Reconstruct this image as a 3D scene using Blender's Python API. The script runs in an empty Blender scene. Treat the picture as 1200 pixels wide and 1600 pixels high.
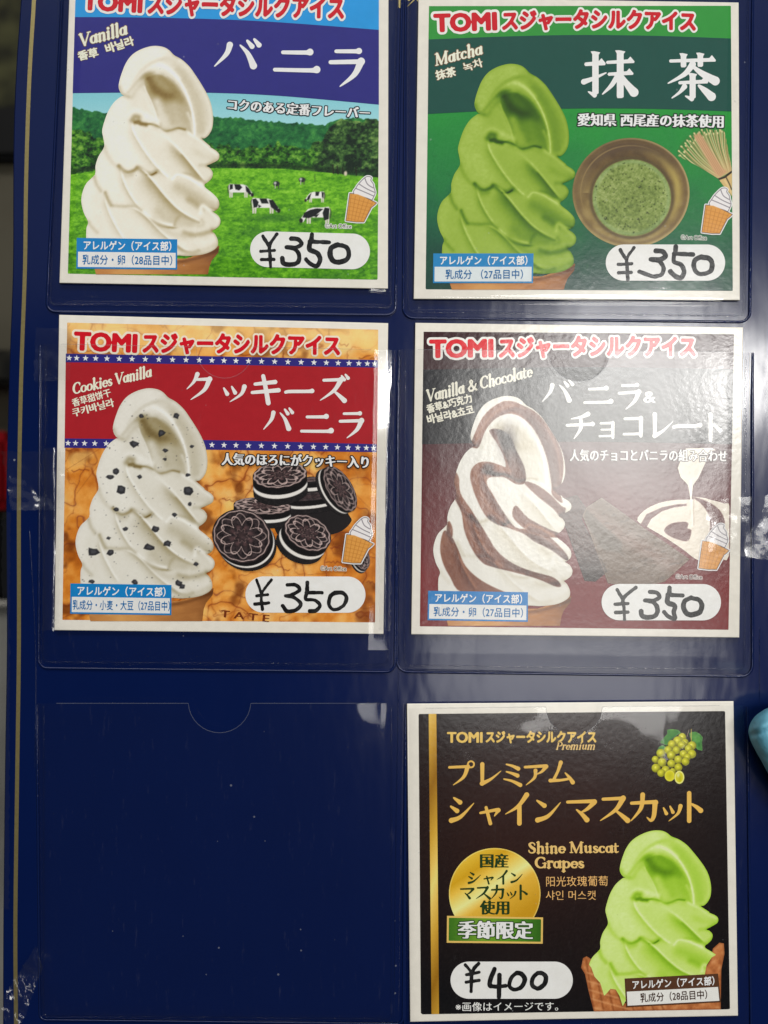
import bpy, math, random
import numpy as np
from math import radians, sin, cos, pi

# ------------------------------------------------------------------ camera, world, lamps, exposure
scene = bpy.context.scene
S = 0.35 / 1200.0          # metres of board per photograph pixel
D = 0.35                   # camera to board
Z0 = 1.30                  # height of the picture centre above the floor

def P(px, py, h=0.0):
    """point h metres in front of the board (board plane y = 0, facing -Y)"""
    k = (D - h) / D
    return ((px - 600.0) * S * k, -h, Z0 + (800.0 - py) * S * k)

cam_data = bpy.data.cameras.new('camera')
cam_data.sensor_fit = 'VERTICAL'
cam_data.sensor_height = 24.0
cam_data.sensor_width = 18.0
cam_data.angle_y = 2 * math.atan(800 * S / D)
cam_data.clip_start = 0.01
cam_data.clip_end = 50.0
cam_data.dof.use_dof = True
cam_data.dof.focus_distance = D
cam_data.dof.aperture_fstop = 3.6
cam = bpy.data.objects.new('camera', cam_data)
scene.collection.objects.link(cam)
cam.location = (0, -D, Z0)
cam.rotation_euler = (radians(90), 0, 0)
scene.camera = cam

world = bpy.data.worlds.new('World')
scene.world = world
world.use_nodes = True
wbg = world.node_tree.nodes['Background']
wbg.inputs['Color'].default_value = (0.80, 0.90, 1.0, 1)
wbg.inputs['Strength'].default_value = 0.02

scene.view_settings.view_transform = 'Standard'
scene.view_settings.look = 'None'
scene.view_settings.gamma = 1.0
scene.view_settings.exposure = 0.0
scene.cycles.transparent_max_bounces = 16
scene.cycles.max_bounces = 6

def lamp(name, px, py, h, wpx, hpx, power, color, aim=None):
    """ceiling lamp seen mirrored by the flat board at photograph pixel px, py (h = metres in front of the board)"""
    k = (D + h) / D
    loc = ((px - 600) * S * k, -h, Z0 + (800 - py) * S * k)
    l = bpy.data.lights.new(name, 'AREA')
    l.shape = 'RECTANGLE'
    l.size = wpx * S * k
    l.size_y = hpx * S * k
    l.energy = power
    l.color = color
    o = bpy.data.objects.new(name, l)
    scene.collection.objects.link(o)
    o.location = loc
    tgt = aim if aim else (0.0, 0.0, Z0)
    from mathutils import Vector
    o.rotation_euler = (Vector(tgt) - Vector(loc)).to_track_quat('-Z', 'Y').to_euler()
    return o

lamp('ceiling_lamp', 560, -620, 2.0, 1700, 500, 72.0, (1.0, 0.975, 0.92))
lamp('side_lamp', 1165, 602, 1.6, 70, 80, 5.0, (1.0, 0.98, 0.95))
lamp('panel_lamp', 930, 700, 1.6, 330, 320, 8.8, (1.0, 0.98, 0.93))
lamp('tube_lamp', 965, 524, 1.6, 250, 40, 3.6, (1.0, 0.99, 0.97))
lamp('pale_ceiling', 600, -130, 2.2, 1900, 1330, 8.5, (0.86, 0.93, 1.0))
lamp('low_panel_lamp', 872, 1060, 1.6, 400, 130, 2.8, (1.0, 0.98, 0.95))

# ------------------------------------------------------------------ helpers: colour, noise, distance fields
KA = 1.08
def lin(c):
    c = np.asarray(c, dtype=np.float64)
    return np.where(c <= 0.04045, c / 12.92, ((c + 0.055) / 1.055) ** 2.4)
def L3(rgb):
    v = np.clip(lin(np.asarray(rgb) / 255.0) * KA, 0, 0.86)
    return tuple(float(t) for t in v)

def vnoise(X, Y, scale, seed):
    rs = np.random.RandomState(seed)
    tab = rs.rand(256, 256)
    x = X / scale; y = Y / scale
    xi = np.floor(x).astype(int); yi = np.floor(y).astype(int)
    fx = x - xi; fy = y - yi
    fx = fx * fx * (3 - 2 * fx); fy = fy * fy * (3 - 2 * fy)
    g = lambda a, b: tab[b % 256, a % 256]
    return (g(xi, yi) * (1 - fx) + g(xi + 1, yi) * fx) * (1 - fy) + (g(xi, yi + 1) * (1 - fx) + g(xi + 1, yi + 1) * fx) * fy
def fbm(X, Y, scale, seed, octv=4, gain=0.5):
    t = 0; a = 1; s = 0
    for o in range(octv):
        t = t + a * vnoise(X, Y, scale / 2 ** o, seed + o * 17); s += a; a *= gain
    return t / s

def spline(pts, closed=False, n=6):
    p = np.asarray(pts, dtype=float)
    m = len(p)
    out = []
    rng = range(m) if closed else range(m - 1)
    for i in rng:
        if closed:
            a, b, c, d = p[(i - 1) % m], p[i], p[(i + 1) % m], p[(i + 2) % m]
        else:
            a, b, c, d = p[max(i - 1, 0)], p[i], p[i + 1], p[min(i + 2, m - 1)]
        for k in range(n):
            t = k / n
            out.append(0.5 * ((2 * b) + (c - a) * t + (2 * a - 5 * b + 4 * c - d) * t * t + (3 * b - a - 3 * c + d) * t ** 3))
    if not closed:
        out.append(p[-1])
    return np.array(out)

def dist_line(X, Y, pts, widths=None):
    """distance to a polyline; with widths returns max(w/2 - d); also the sign (side) of the nearest segment"""
    best = np.full(X.shape, 1e9); side = np.zeros(X.shape); val = np.full(X.shape, -1e9)
    for i in range(len(pts) - 1):
        ax, ay = pts[i][0], pts[i][1]; bx, by = pts[i + 1][0], pts[i + 1][1]
        dx, dy = bx - ax, by - ay
        L = dx * dx + dy * dy
        if L < 1e-12: continue
        t = np.clip(((X - ax) * dx + (Y - ay) * dy) / L, 0, 1)
        qx = X - ax - t * dx; qy = Y - ay - t * dy
        d = np.sqrt(qx * qx + qy * qy)
        if widths is not None:
            w = widths[i] + (widths[i + 1] - widths[i]) * t
            val = np.maximum(val, w * 0.5 - d)
        else:
            m = d < best
            best = np.where(m, d, best)
            side = np.where(m, np.sign(dx * qy - dy * qx), side)
    return val if widths is not None else (best, side)

def sd_poly(X, Y, pts):
    """signed distance, positive inside"""
    p = np.asarray(pts, dtype=float)
    ins = np.zeros(X.shape, bool); best = np.full(X.shape, 1e9)
    n = len(p)
    for i in range(n):
        ax, ay = p[i]; bx, by = p[(i + 1) % n]
        dx, dy = bx - ax, by - ay
        L = dx * dx + dy * dy
        if L < 1e-12: continue
        t = np.clip(((X - ax) * dx + (Y - ay) * dy) / L, 0, 1)
        d = (X - ax - t * dx) ** 2 + (Y - ay - t * dy) ** 2
        best = np.minimum(best, d)
        if ay != by:
            c = ((ay > Y) != (by > Y)) & (X < dx * (Y - ay) / dy + ax)
            ins ^= c
    return np.where(ins, 1, -1) * np.sqrt(best)

def grid(x0, y0, x1, y1, step):
    xs = np.arange(x0, x1 + step * 0.5, step); ys = np.arange(y0, y1 + step * 0.5, step)
    X, Y = np.meshgrid(xs, ys)
    return X, Y

# ------------------------------------------------------------------ helpers: meshes
_CASES = {}
def _cases():
    # corners 0:(0,0) 1:(1,0) 2:(1,1) 3:(0,1) ; edges 0:0-1 1:1-2 2:2-3 3:3-0
    for c in range(1, 15):
        poly = []
        for k in range(4):
            a = (c >> k) & 1; b = (c >> ((k + 1) % 4)) & 1
            if a: poly.append(('c', k))
            if a != b: poly.append(('e', k))
        _CASES[c] = poly
_cases()
_CX = np.array([0, 1, 1, 0]); _CY = np.array([0, 0, 1, 1])

def field_mesh(F, X, Y, rgb=None, share=False):
    """polygons of the region F > 0 on the grid X, Y. Returns verts (n,2), list of face index arrays by size, colours"""
    F = np.where(np.abs(F) < 1e-6, 1e-6, F)
    ny, nx = F.shape
    x0 = X[0, 0]; y0 = Y[0, 0]; sx = X[0, 1] - X[0, 0]; sy = Y[1, 0] - Y[0, 0]
    B = F > 0
    code = (B[:-1, :-1] * 1 + B[:-1, 1:] * 2 + B[1:, 1:] * 4 + B[1:, :-1] * 8)
    V = []; C = []; faces = {}
    nv = 0
    def add(polyx, polyy, cols):
        nonlocal nv
        n, k = polyx.shape
        if n == 0: return
        V.append(np.stack([polyx.ravel(), polyy.ravel()], 1))
        if cols is not None: C.append(cols.reshape(-1, 3))
        faces.setdefault(k, []).append(np.arange(nv, nv + n * k).reshape(n, k))
        nv += n * k
    full = code == 15
    if rgb is None and not share:
        pad = np.zeros((full.shape[0], full.shape[1] + 2), np.int8); pad[:, 1:-1] = full
        df = np.diff(pad, axis=1)
        r0, s0 = np.nonzero(df == 1); r1, e0 = np.nonzero(df == -1)
        px = np.stack([s0, e0, e0, s0], 1).astype(float); py = np.stack([r0, r0, r0 + 1, r0 + 1], 1).astype(float)
        add(px, py, None)
    else:
        j, i = np.nonzero(full)
        px = np.stack([i + _CX[k] for k in range(4)], 1).astype(float); py = np.stack([j + _CY[k] for k in range(4)], 1).astype(float)
        cols = None
        if rgb is not None:
            cols = np.stack([rgb[j + _CY[k], i + _CX[k]] for k in range(4)], 1)
        add(px, py, cols)
    for c, poly in _CASES.items():
        j, i = np.nonzero(code == c)
        if len(j) == 0: continue
        xs = []; ys = []; cs = []
        for typ, k in poly:
            if typ == 'c':
                xs.append(i + _CX[k]); ys.append(j + _CY[k])
                if rgb is not None: cs.append(rgb[j + _CY[k], i + _CX[k]])
            else:
                k2 = (k + 1) % 4
                fa = F[j + _CY[k], i + _CX[k]]; fb = F[j + _CY[k2], i + _CX[k2]]
                t = fa / (fa - fb)
                xs.append(i + _CX[k] + (_CX[k2] - _CX[k]) * t); ys.append(j + _CY[k] + (_CY[k2] - _CY[k]) * t)
                if rgb is not None:
                    ca = rgb[j + _CY[k], i + _CX[k]]; cb = rgb[j + _CY[k2], i + _CX[k2]]
                    # keep the colour of the inside corner: no bleed from outside the mask
                    cs.append(np.where((fa > 0)[:, None], ca, cb))
        add(np.stack(xs, 1).astype(float), np.stack(ys, 1).astype(float), np.stack(cs, 1) if cs else None)
    if not V: return None
    V = np.concatenate(V); C = np.concatenate(C) if C else None
    V = np.stack([x0 + V[:, 0] * sx, y0 + V[:, 1] * sy], 1)
    faces = {k: np.concatenate(v) for k, v in faces.items()}
    if share or rgb is not None:
        key = np.round(V * 4096).astype(np.int64)
        _, first, inv = np.unique(key[:, 0] * (1 << 32) + key[:, 1], return_index=True, return_inverse=True)
        V = V[first]; C = C[first] if C is not None else None
        faces = {k: inv[f] for k, f in faces.items()}
    return V, faces, C

def lift(V2, h):
    """photograph pixels -> world, h scalar or array of metres in front of the board"""
    h = np.broadcast_to(np.asarray(h, dtype=float), (len(V2),))
    k = (D - h) / D
    return np.stack([(V2[:, 0] - 600) * S * k, -h, Z0 + (800 - V2[:, 1]) * S * k], 1)

def wloc(o):
    v = np.zeros(3)
    while o is not None:
        v = v + np.array(o.location); o = o.parent
    return v

def raw_mesh(name, V, faces, C=None, smooth=False):
    me = bpy.data.meshes.new(name)
    if isinstance(faces, dict):
        tot = []; idx = []
        for k, f in faces.items():
            if len(f) == 0: continue
            tot.append(np.full(len(f), k, np.int32)); idx.append(np.ascontiguousarray(f[:, ::-1]).astype(np.int32).ravel())
        tot = np.concatenate(tot); idx = np.concatenate(idx)
    else:
        tot = np.array([len(f) for f in faces], np.int32); idx = np.concatenate([np.asarray(f, np.int32) for f in faces])
    me.vertices.add(len(V)); me.vertices.foreach_set('co', np.ascontiguousarray(V, dtype=np.float32).ravel())
    me.loops.add(len(idx)); me.loops.foreach_set('vertex_index', idx)
    me.polygons.add(len(tot))
    me.polygons.foreach_set('loop_start', (np.cumsum(tot) - tot).astype(np.int32))
    me.polygons.foreach_set('loop_total', tot)
    me.update(calc_edges=True); me.validate()
    if C is not None:
        at = me.color_attributes.new('Col', 'FLOAT_COLOR', 'POINT')
        c4 = np.ones((len(V), 4), np.float32); c4[:, :3] = C
        at.data.foreach_set('color', c4.ravel())
    me.polygons.foreach_set('use_smooth', np.full(len(me.polygons), smooth))
    me.update()
    return me

def obj(name, V, faces, mat, parent=None, C=None, smooth=False):
    V = np.asarray(V, dtype=float)
    if parent is not None: V = V - wloc(parent)
    me = raw_mesh(name, V, faces, C, smooth)
    me.materials.append(mat)
    o = bpy.data.objects.new(name, me)
    scene.collection.objects.link(o)
    o.parent = parent
    return o

def thing(name, label, cat, loc, group=None):
    o = bpy.data.objects.new(name, None)
    scene.collection.objects.link(o)
    o.location = loc; o.empty_display_size = 0.02
    o['label'] = label; o['category'] = cat
    if group: o['group'] = group
    return o
def tag(o, label=None, cat=None, group=None, kind=None):
    if label: o['label'] = label
    if cat: o['category'] = cat
    if group: o['group'] = group
    if kind: o['kind'] = kind
    return o

def layer(name, F, X, Y, h, mat, parent, rgb=None, warp=None):
    """one printed shape lying h above the board"""
    if rgb is not None: rgb = np.clip(lin(np.clip(rgb, 0, 1)) * KA, 0, 0.86)
    r = field_mesh(F, X, Y, rgb)
    V, faces, C = r
    if warp is not None: V = warp(V)
    return obj(name, lift(V, h), faces, mat, parent, C)

def box(name, x0, y0, x1, y1, h0, h1, mat, parent=None, quad=None):
    """slab between depths h0 < h1 in front of the board, corners in photograph pixels"""
    q = quad if quad else [(x0, y0), (x1, y0), (x1, y1), (x0, y1)]
    V = [P(a, b, h0) for a, b in q] + [P(a, b, h1) for a, b in q]
    f = [(4, 5, 6, 7), (3, 2, 1, 0), (0, 1, 5, 4), (1, 2, 6, 5), (2, 3, 7, 6), (3, 0, 4, 7)]
    f = [tuple(reversed(t)) for t in f]
    return obj(name, V, f, mat, parent)

# ------------------------------------------------------------------ materials
def new_mat(name):
    m = bpy.data.materials.new(name); m.use_nodes = True
    return m, m.node_tree.nodes, m.node_tree.links, m.node_tree.nodes['Principled BSDF']

def add_bump(N, Lk, bsdf, scale, strength, dist=0.001, detail=3, stretch=None):
    tc = N.new('ShaderNodeNewGeometry')
    no = N.new('ShaderNodeTexNoise'); no.inputs['Scale'].default_value = scale; no.inputs['Detail'].default_value = detail
    if stretch:
        mp = N.new('ShaderNodeMapping'); mp.inputs['Scale'].default_value = stretch
        Lk.new(tc.outputs['Position'], mp.inputs['Vector']); Lk.new(mp.outputs['Vector'], no.inputs['Vector'])
    else:
        Lk.new(tc.outputs['Position'], no.inputs['Vector'])
    b = N.new('ShaderNodeBump'); b.inputs['Strength'].default_value = strength; b.inputs['Distance'].default_value = dist
    Lk.new(no.outputs['Fac'], b.inputs['Height'])
    Lk.new(b.outputs['Normal'], bsdf.inputs['Normal'])
    return no, b

def print_surface(N, Lk, B):
    """gloss, ink mottle and orange peel shared by everything printed on the laminated cards"""
    B.inputs['Roughness'].default_value = 0.19
    B.inputs['Specular IOR Level'].default_value = 0.45
    add_bump(N, Lk, B, 380.0, CRINKLE[0], 0.0008, 2.0)

CRINKLE = [0.05]     # relief of the laminate on the card being built
_flat = {}
def flat(rgb, gloss=True):
    key = (tuple(rgb), gloss, CRINKLE[0])
    if key in _flat: return _flat[key]
    m, N, Lk, B = new_mat('printed_ink')
    c = L3(rgb)
    tc = N.new('ShaderNodeNewGeometry')
    no = N.new('ShaderNodeTexNoise'); no.inputs['Scale'].default_value = 260; no.inputs['Detail'].default_value = 6
    Lk.new(tc.outputs['Position'], no.inputs['Vector'])
    mx = N.new('ShaderNodeMix'); mx.data_type = 'RGBA'
    mx.inputs[6].default_value = (*[v * 0.90 for v in c], 1); mx.inputs[7].default_value = (*[min(v * 1.08, 0.88) for v in c], 1)
    Lk.new(no.outputs['Fac'], mx.inputs[0]); Lk.new(mx.outputs[2], B.inputs['Base Color'])
    if gloss: print_surface(N, Lk, B)
    else:
        B.inputs['Roughness'].default_value = 0.5; B.inputs['Specular IOR Level'].default_value = 0.3
    _flat[key] = m
    return m

def make_picture_mat():
    m, N, Lk, B = new_mat('printed_picture')
    a = N.new('ShaderNodeAttribute'); a.attribute_name = 'Col'
    Lk.new(a.outputs['Color'], B.inputs['Base Color'])
    print_surface(N, Lk, B)
    return m
PIC = make_picture_mat()
CRINKLE[0] = 0.101
PIC_CRINKLED = make_picture_mat()
CRINKLE[0] = 0.05
PAPER = flat((224, 219, 208))
INK = flat((24, 23, 24), False)

def make_blue():
    m, N, Lk, B = new_mat('blue_laminate')
    tc = N.new('ShaderNodeNewGeometry')
    no = N.new('ShaderNodeTexNoise'); no.inputs['Scale'].default_value = 18; no.inputs['Detail'].default_value = 5
    Lk.new(tc.outputs['Position'], no.inputs['Vector'])
    rp = N.new('ShaderNodeValToRGB')
    rp.color_ramp.elements[0].color = (0.0012, 0.0066, 0.050, 1); rp.color_ramp.elements[1].color = (0.0018, 0.0086, 0.062, 1)
    Lk.new(no.outputs['Fac'], rp.inputs['Fac']); Lk.new(rp.outputs['Color'], B.inputs['Base Color'])
    B.inputs['Roughness'].default_value = 0.18
    B.inputs['Specular IOR Level'].default_value = 0.5
    add_bump(N, Lk, B, 40.0, 0.16, 0.003, 3.0, (1.0, 1.0, 0.35))
    return m
BLUE = make_blue()

def make_gold():
    m, N, Lk, B = new_mat('gold_foil')
    tc = N.new('ShaderNodeNewGeometry')
    no = N.new('ShaderNodeTexNoise'); no.inputs['Scale'].default_value = 700; no.inputs['Detail'].default_value = 3
    Lk.new(tc.outputs['Position'], no.inputs['Vector'])
    rp = N.new('ShaderNodeValToRGB')
    rp.color_ramp.elements[0].color = (0.25, 0.20, 0.075, 1); rp.color_ramp.elements[1].color = (0.37, 0.31, 0.14, 1)
    Lk.new(no.outputs['Fac'], rp.inputs['Fac']); Lk.new(rp.outputs['Color'], B.inputs['Base Color'])
    B.inputs['Metallic'].default_value = 0.7; B.inputs['Roughness'].default_value = 0.45
    return m
GOLD = make_gold()

def make_film(name, rough, boost, haze, bump_scale, bump_strength, dist=0.001, scratch=0.5):
    m = bpy.data.materials.new(name); m.use_nodes = True
    N = m.node_tree.nodes; Lk = m.node_tree.links
    N.clear()
    out = N.new('ShaderNodeOutputMaterial')
    tr = N.new('ShaderNodeBsdfTransparent'); tr.inputs['Color'].default_value = (0.992, 0.993, 0.994, 1)
    gl = N.new('ShaderNodeBsdfGlossy'); gl.inputs['Roughness'].default_value = rough
    fr = N.new('ShaderNodeFresnel'); fr.inputs['IOR'].default_value = 1.46
    geo = N.new('ShaderNodeNewGeometry')
    # a thin sheet: the same reflectance from either side
    sd = N.new('ShaderNodeMapRange'); sd.inputs[3].default_value = 1.46; sd.inputs[4].default_value = 1 / 1.46
    Lk.new(geo.outputs['Backfacing'], sd.inputs[0]); Lk.new(sd.outputs[0], fr.inputs['IOR'])
    no = N.new('ShaderNodeTexNoise'); no.inputs['Scale'].default_value = bump_scale; no.inputs['Detail'].default_value = 3
    Lk.new(geo.outputs['Position'], no.inputs['Vector'])
    b = N.new('ShaderNodeBump'); b.inputs['Strength'].default_value = bump_strength; b.inputs['Distance'].default_value = dist
    Lk.new(no.outputs['Fac'], b.inputs['Height']); Lk.new(b.outputs['Normal'], gl.inputs['Normal'])
    mu = N.new('ShaderNodeMath'); mu.operation = 'MULTIPLY'; mu.inputs[1].default_value = boost; mu.use_clamp = True
    Lk.new(fr.outputs['Fac'], mu.inputs[0])
    mix = N.new('ShaderNodeMixShader')
    Lk.new(mu.outputs[0], mix.inputs[0]); Lk.new(tr.outputs[0], mix.inputs[1]); Lk.new(gl.outputs[0], mix.inputs[2])
    # scuffs: fine pale scratches and dust in the plastic
    df = N.new('ShaderNodeBsdfDiffuse'); df.inputs['Color'].default_value = (0.55, 0.57, 0.60, 1)
    n2 = N.new('ShaderNodeTexNoise'); n2.inputs['Scale'].default_value = 160; n2.inputs['Detail'].default_value = 6; n2.inputs['Roughness'].default_value = 0.75
    mp = N.new('ShaderNodeMapping'); mp.inputs['Scale'].default_value = (2.2, 1, 0.35); mp.inputs['Rotation'].default_value = (0, 0.35, 0)
    Lk.new(geo.outputs['Position'], mp.inputs['Vector']); Lk.new(mp.outputs['Vector'], n2.inputs['Vector'])
    rp = N.new('ShaderNodeValToRGB'); rp.color_ramp.elements[0].position = 0.60; rp.color_ramp.elements[1].position = 0.80
    rp.color_ramp.elements[0].color = (haze, haze, haze, 1); rp.color_ramp.elements[1].color = (haze + 0.07 * scratch, haze + 0.07 * scratch, haze + 0.07 * scratch, 1)
    Lk.new(n2.outputs['Fac'], rp.inputs['Fac'])
    vo = N.new('ShaderNodeTexVoronoi'); vo.inputs['Scale'].default_value = 190; vo.inputs['Randomness'].default_value = 1.0
    Lk.new(geo.outputs['Position'], vo.inputs['Vector'])
    # each speck its own size, most of them too small to see
    sz = N.new('ShaderNodeMath'); sz.operation = 'POWER'; sz.inputs[1].default_value = 6.0
    sx = N.new('ShaderNodeSeparateColor'); Lk.new(vo.outputs['Color'], sx.inputs[0]); Lk.new(sx.outputs[0], sz.inputs[0])
    s2 = N.new('ShaderNodeMath'); s2.operation = 'MULTIPLY'; s2.inputs[1].default_value = 0.10; Lk.new(sz.outputs[0], s2.inputs[0])
    sp = N.new('ShaderNodeMath'); sp.operation = 'LESS_THAN'
    Lk.new(vo.outputs['Distance'], sp.inputs[0]); Lk.new(s2.outputs[0], sp.inputs[1])
    sc = N.new('ShaderNodeMath'); sc.operation = 'MULTIPLY'; sc.inputs[1].default_value = 0.35 * scratch
    Lk.new(sp.outputs[0], sc.inputs[0])
    ad = N.new('ShaderNodeMath'); ad.operation = 'ADD'; ad.use_clamp = True
    Lk.new(rp.outputs['Color'], ad.inputs[0]); Lk.new(sc.outputs[0], ad.inputs[1])
    mix2 = N.new('ShaderNodeMixShader')
    Lk.new(ad.outputs[0], mix2.inputs[0]); Lk.new(mix.outputs[0], mix2.inputs[1]); Lk.new(df.outputs[0], mix2.inputs[2])
    Lk.new(mix2.outputs[0], out.inputs['Surface'])
    return m
FILM = make_film('clear_film', 0.07, 1.05, 0.0015, 45, 0.06)
FILM_MATT = make_film('worn_clear_film', 0.30, 1.35, 0.004, 420, 0.09)
TAPE = make_film('crumpled_clear_tape', 0.16, 1.6, 0.006, 130, 0.18, 0.002, 0.8)
# ------------------------------------------------------------------ lettering
def _glyph_tris(s):
    cu = bpy.data.curves.new('lettering', 'FONT'); cu.body = s; cu.resolution_u = 3
    o = bpy.data.objects.new('lettering', cu); scene.collection.objects.link(o)
    dg = bpy.context.evaluated_depsgraph_get()
    ev = o.evaluated_get(dg); me = ev.to_mesh()
    co = np.empty(len(me.vertices) * 3); me.vertices.foreach_get('co', co); co = co.reshape(-1, 3)[:, :2].copy()
    me.calc_loop_triangles()
    tr = np.empty(len(me.loop_triangles) * 3, np.int32); me.loop_triangles.foreach_get('vertices', tr)
    ev.to_mesh_clear(); bpy.data.objects.remove(o); bpy.data.curves.remove(cu)
    return co, tr.reshape(-1, 3)

def text_cov(s, em, pad=0.18):
    """coverage raster of a line of text; returns cov and its X, Y in em units (y down, baseline 0)"""
    co, tr = _glyph_tris(s)
    ss = 3; R = em * ss
    x0 = co[:, 0].min() - pad; x1 = co[:, 0].max() + pad
    yt = -(co[:, 1].max()) - pad; yb = -(co[:, 1].min()) + pad
    W = int(math.ceil((x1 - x0) * em)) * ss; H = int(math.ceil((yb - yt) * em)) * ss
    A = np.zeros((H, W), bool)
    px = (co[:, 0] - x0) * R - 0.5; py = (-co[:, 1] - yt) * R - 0.5
    for a, b, c in tr:
        ax, ay, bx, by, cx, cy = px[a], py[a], px[b], py[b], px[c], py[c]
        i0 = max(int(math.floor(min(ax, bx, cx))), 0); i1 = min(int(math.ceil(max(ax, bx, cx))) + 1, W)
        j0 = max(int(math.floor(min(ay, by, cy))), 0); j1 = min(int(math.ceil(max(ay, by, cy))) + 1, H)
        if i1 <= i0 or j1 <= j0: continue
        xs = np.arange(i0, i1)[None, :]; ys = np.arange(j0, j1)[:, None]
        d = (by - cy) * (ax - cx) + (cx - bx) * (ay - cy)
        if abs(d) < 1e-9: continue
        l1 = ((by - cy) * (xs - cx) + (cx - bx) * (ys - cy)) / d
        l2 = ((cy - ay) * (xs - cx) + (ax - cx) * (ys - cy)) / d
        A[j0:j1, i0:i1] |= (l1 >= -1e-4) & (l2 >= -1e-4) & (l1 + l2 <= 1.0001)
    cov = A.reshape(H // ss, ss, W // ss, ss).mean((1, 3))
    xs = x0 + (np.arange(W // ss) + 0.5) / em; ys = yt + (np.arange(H // ss) + 0.5) / em
    X, Y = np.meshgrid(xs, ys)
    return cov, X, Y

def dilate(cov, rx, ry):
    """rx, ry in raster cells; fractional radii are blended"""
    out = cov.copy(); H, W = cov.shape
    n = int(math.ceil(max(rx, ry)))
    for j in range(-n, n + 1):
        for i in range(-n, n + 1):
            if i == 0 and j == 0: continue
            e = math.hypot(i / max(rx, 1e-3), j / max(ry, 1e-3))
            if e > 1.0 + 0.9 / max(rx, ry, 1): continue
            wgt = 1.0 if e <= 1 else max(0.0, 1 - (e - 1) * max(rx, ry, 1))
            if wgt <= 0: continue
            sh = np.zeros_like(cov)
            sh[max(j, 0):H + min(j, 0), max(i, 0):W + min(i, 0)] = cov[max(-j, 0):H + min(-j, 0), max(-i, 0):W + min(-i, 0)]
            out = np.maximum(out, sh * wgt)
    return out

def soften(c):
    p = np.pad(c, 1)
    return (p[:-2, 1:-1] + p[2:, 1:-1] + p[1:-1, :-2] + p[1:-1, 2:] + 2 * p[1:-1, 1:-1]) / 6

def place(p0, p1, size, width_em, slant=0.0, arch=0.0):
    """em units -> photograph pixels along a baseline p0-p1"""
    p0 = np.array(p0, float); p1 = np.array(p1, float)
    L = np.linalg.norm(p1 - p0); d = (p1 - p0) / L; q = np.array([-d[1], d[0]])
    sx = L / width_em
    def f(V):
        u = V[:, 0] * sx - V[:, 1] * slant * size; v = V[:, 1] * size
        t = np.clip(u / L, -0.2, 1.2)
        v = v - arch * 4 * t * (1 - t)
        return p0[None] + u[:, None] * d[None] + v[:, None] * q[None]
    return f

def text(name, s, p0, p1, size, h, rgb, parent, em=40, bold=(0.0, 0.0), outline=None, slant=0.0, arch=0.0, oname=None):
    """bold, outline in em: (x, y) growth; outline = (growth, colour)"""
    cov, X, Y = text_cov(s, em, 0.2)
    w = X.max() - 0.2
    co = cov if bold == (0, 0) else dilate(cov, bold[0] * em, bold[1] * em)
    wf = place(p0, p1, size, w, slant, arch)
    o = layer(name, soften(co) - 0.5, X, Y, h + 0.00006, flat(rgb), parent, None, wf)
    if outline:
        g, oc = outline
        ow = dilate(co, g * em, g * em)
        layer(oname or 'lettering_outline', soften(ow) - 0.5, X, Y, h, flat(oc), o, None, wf)
    return o

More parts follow.
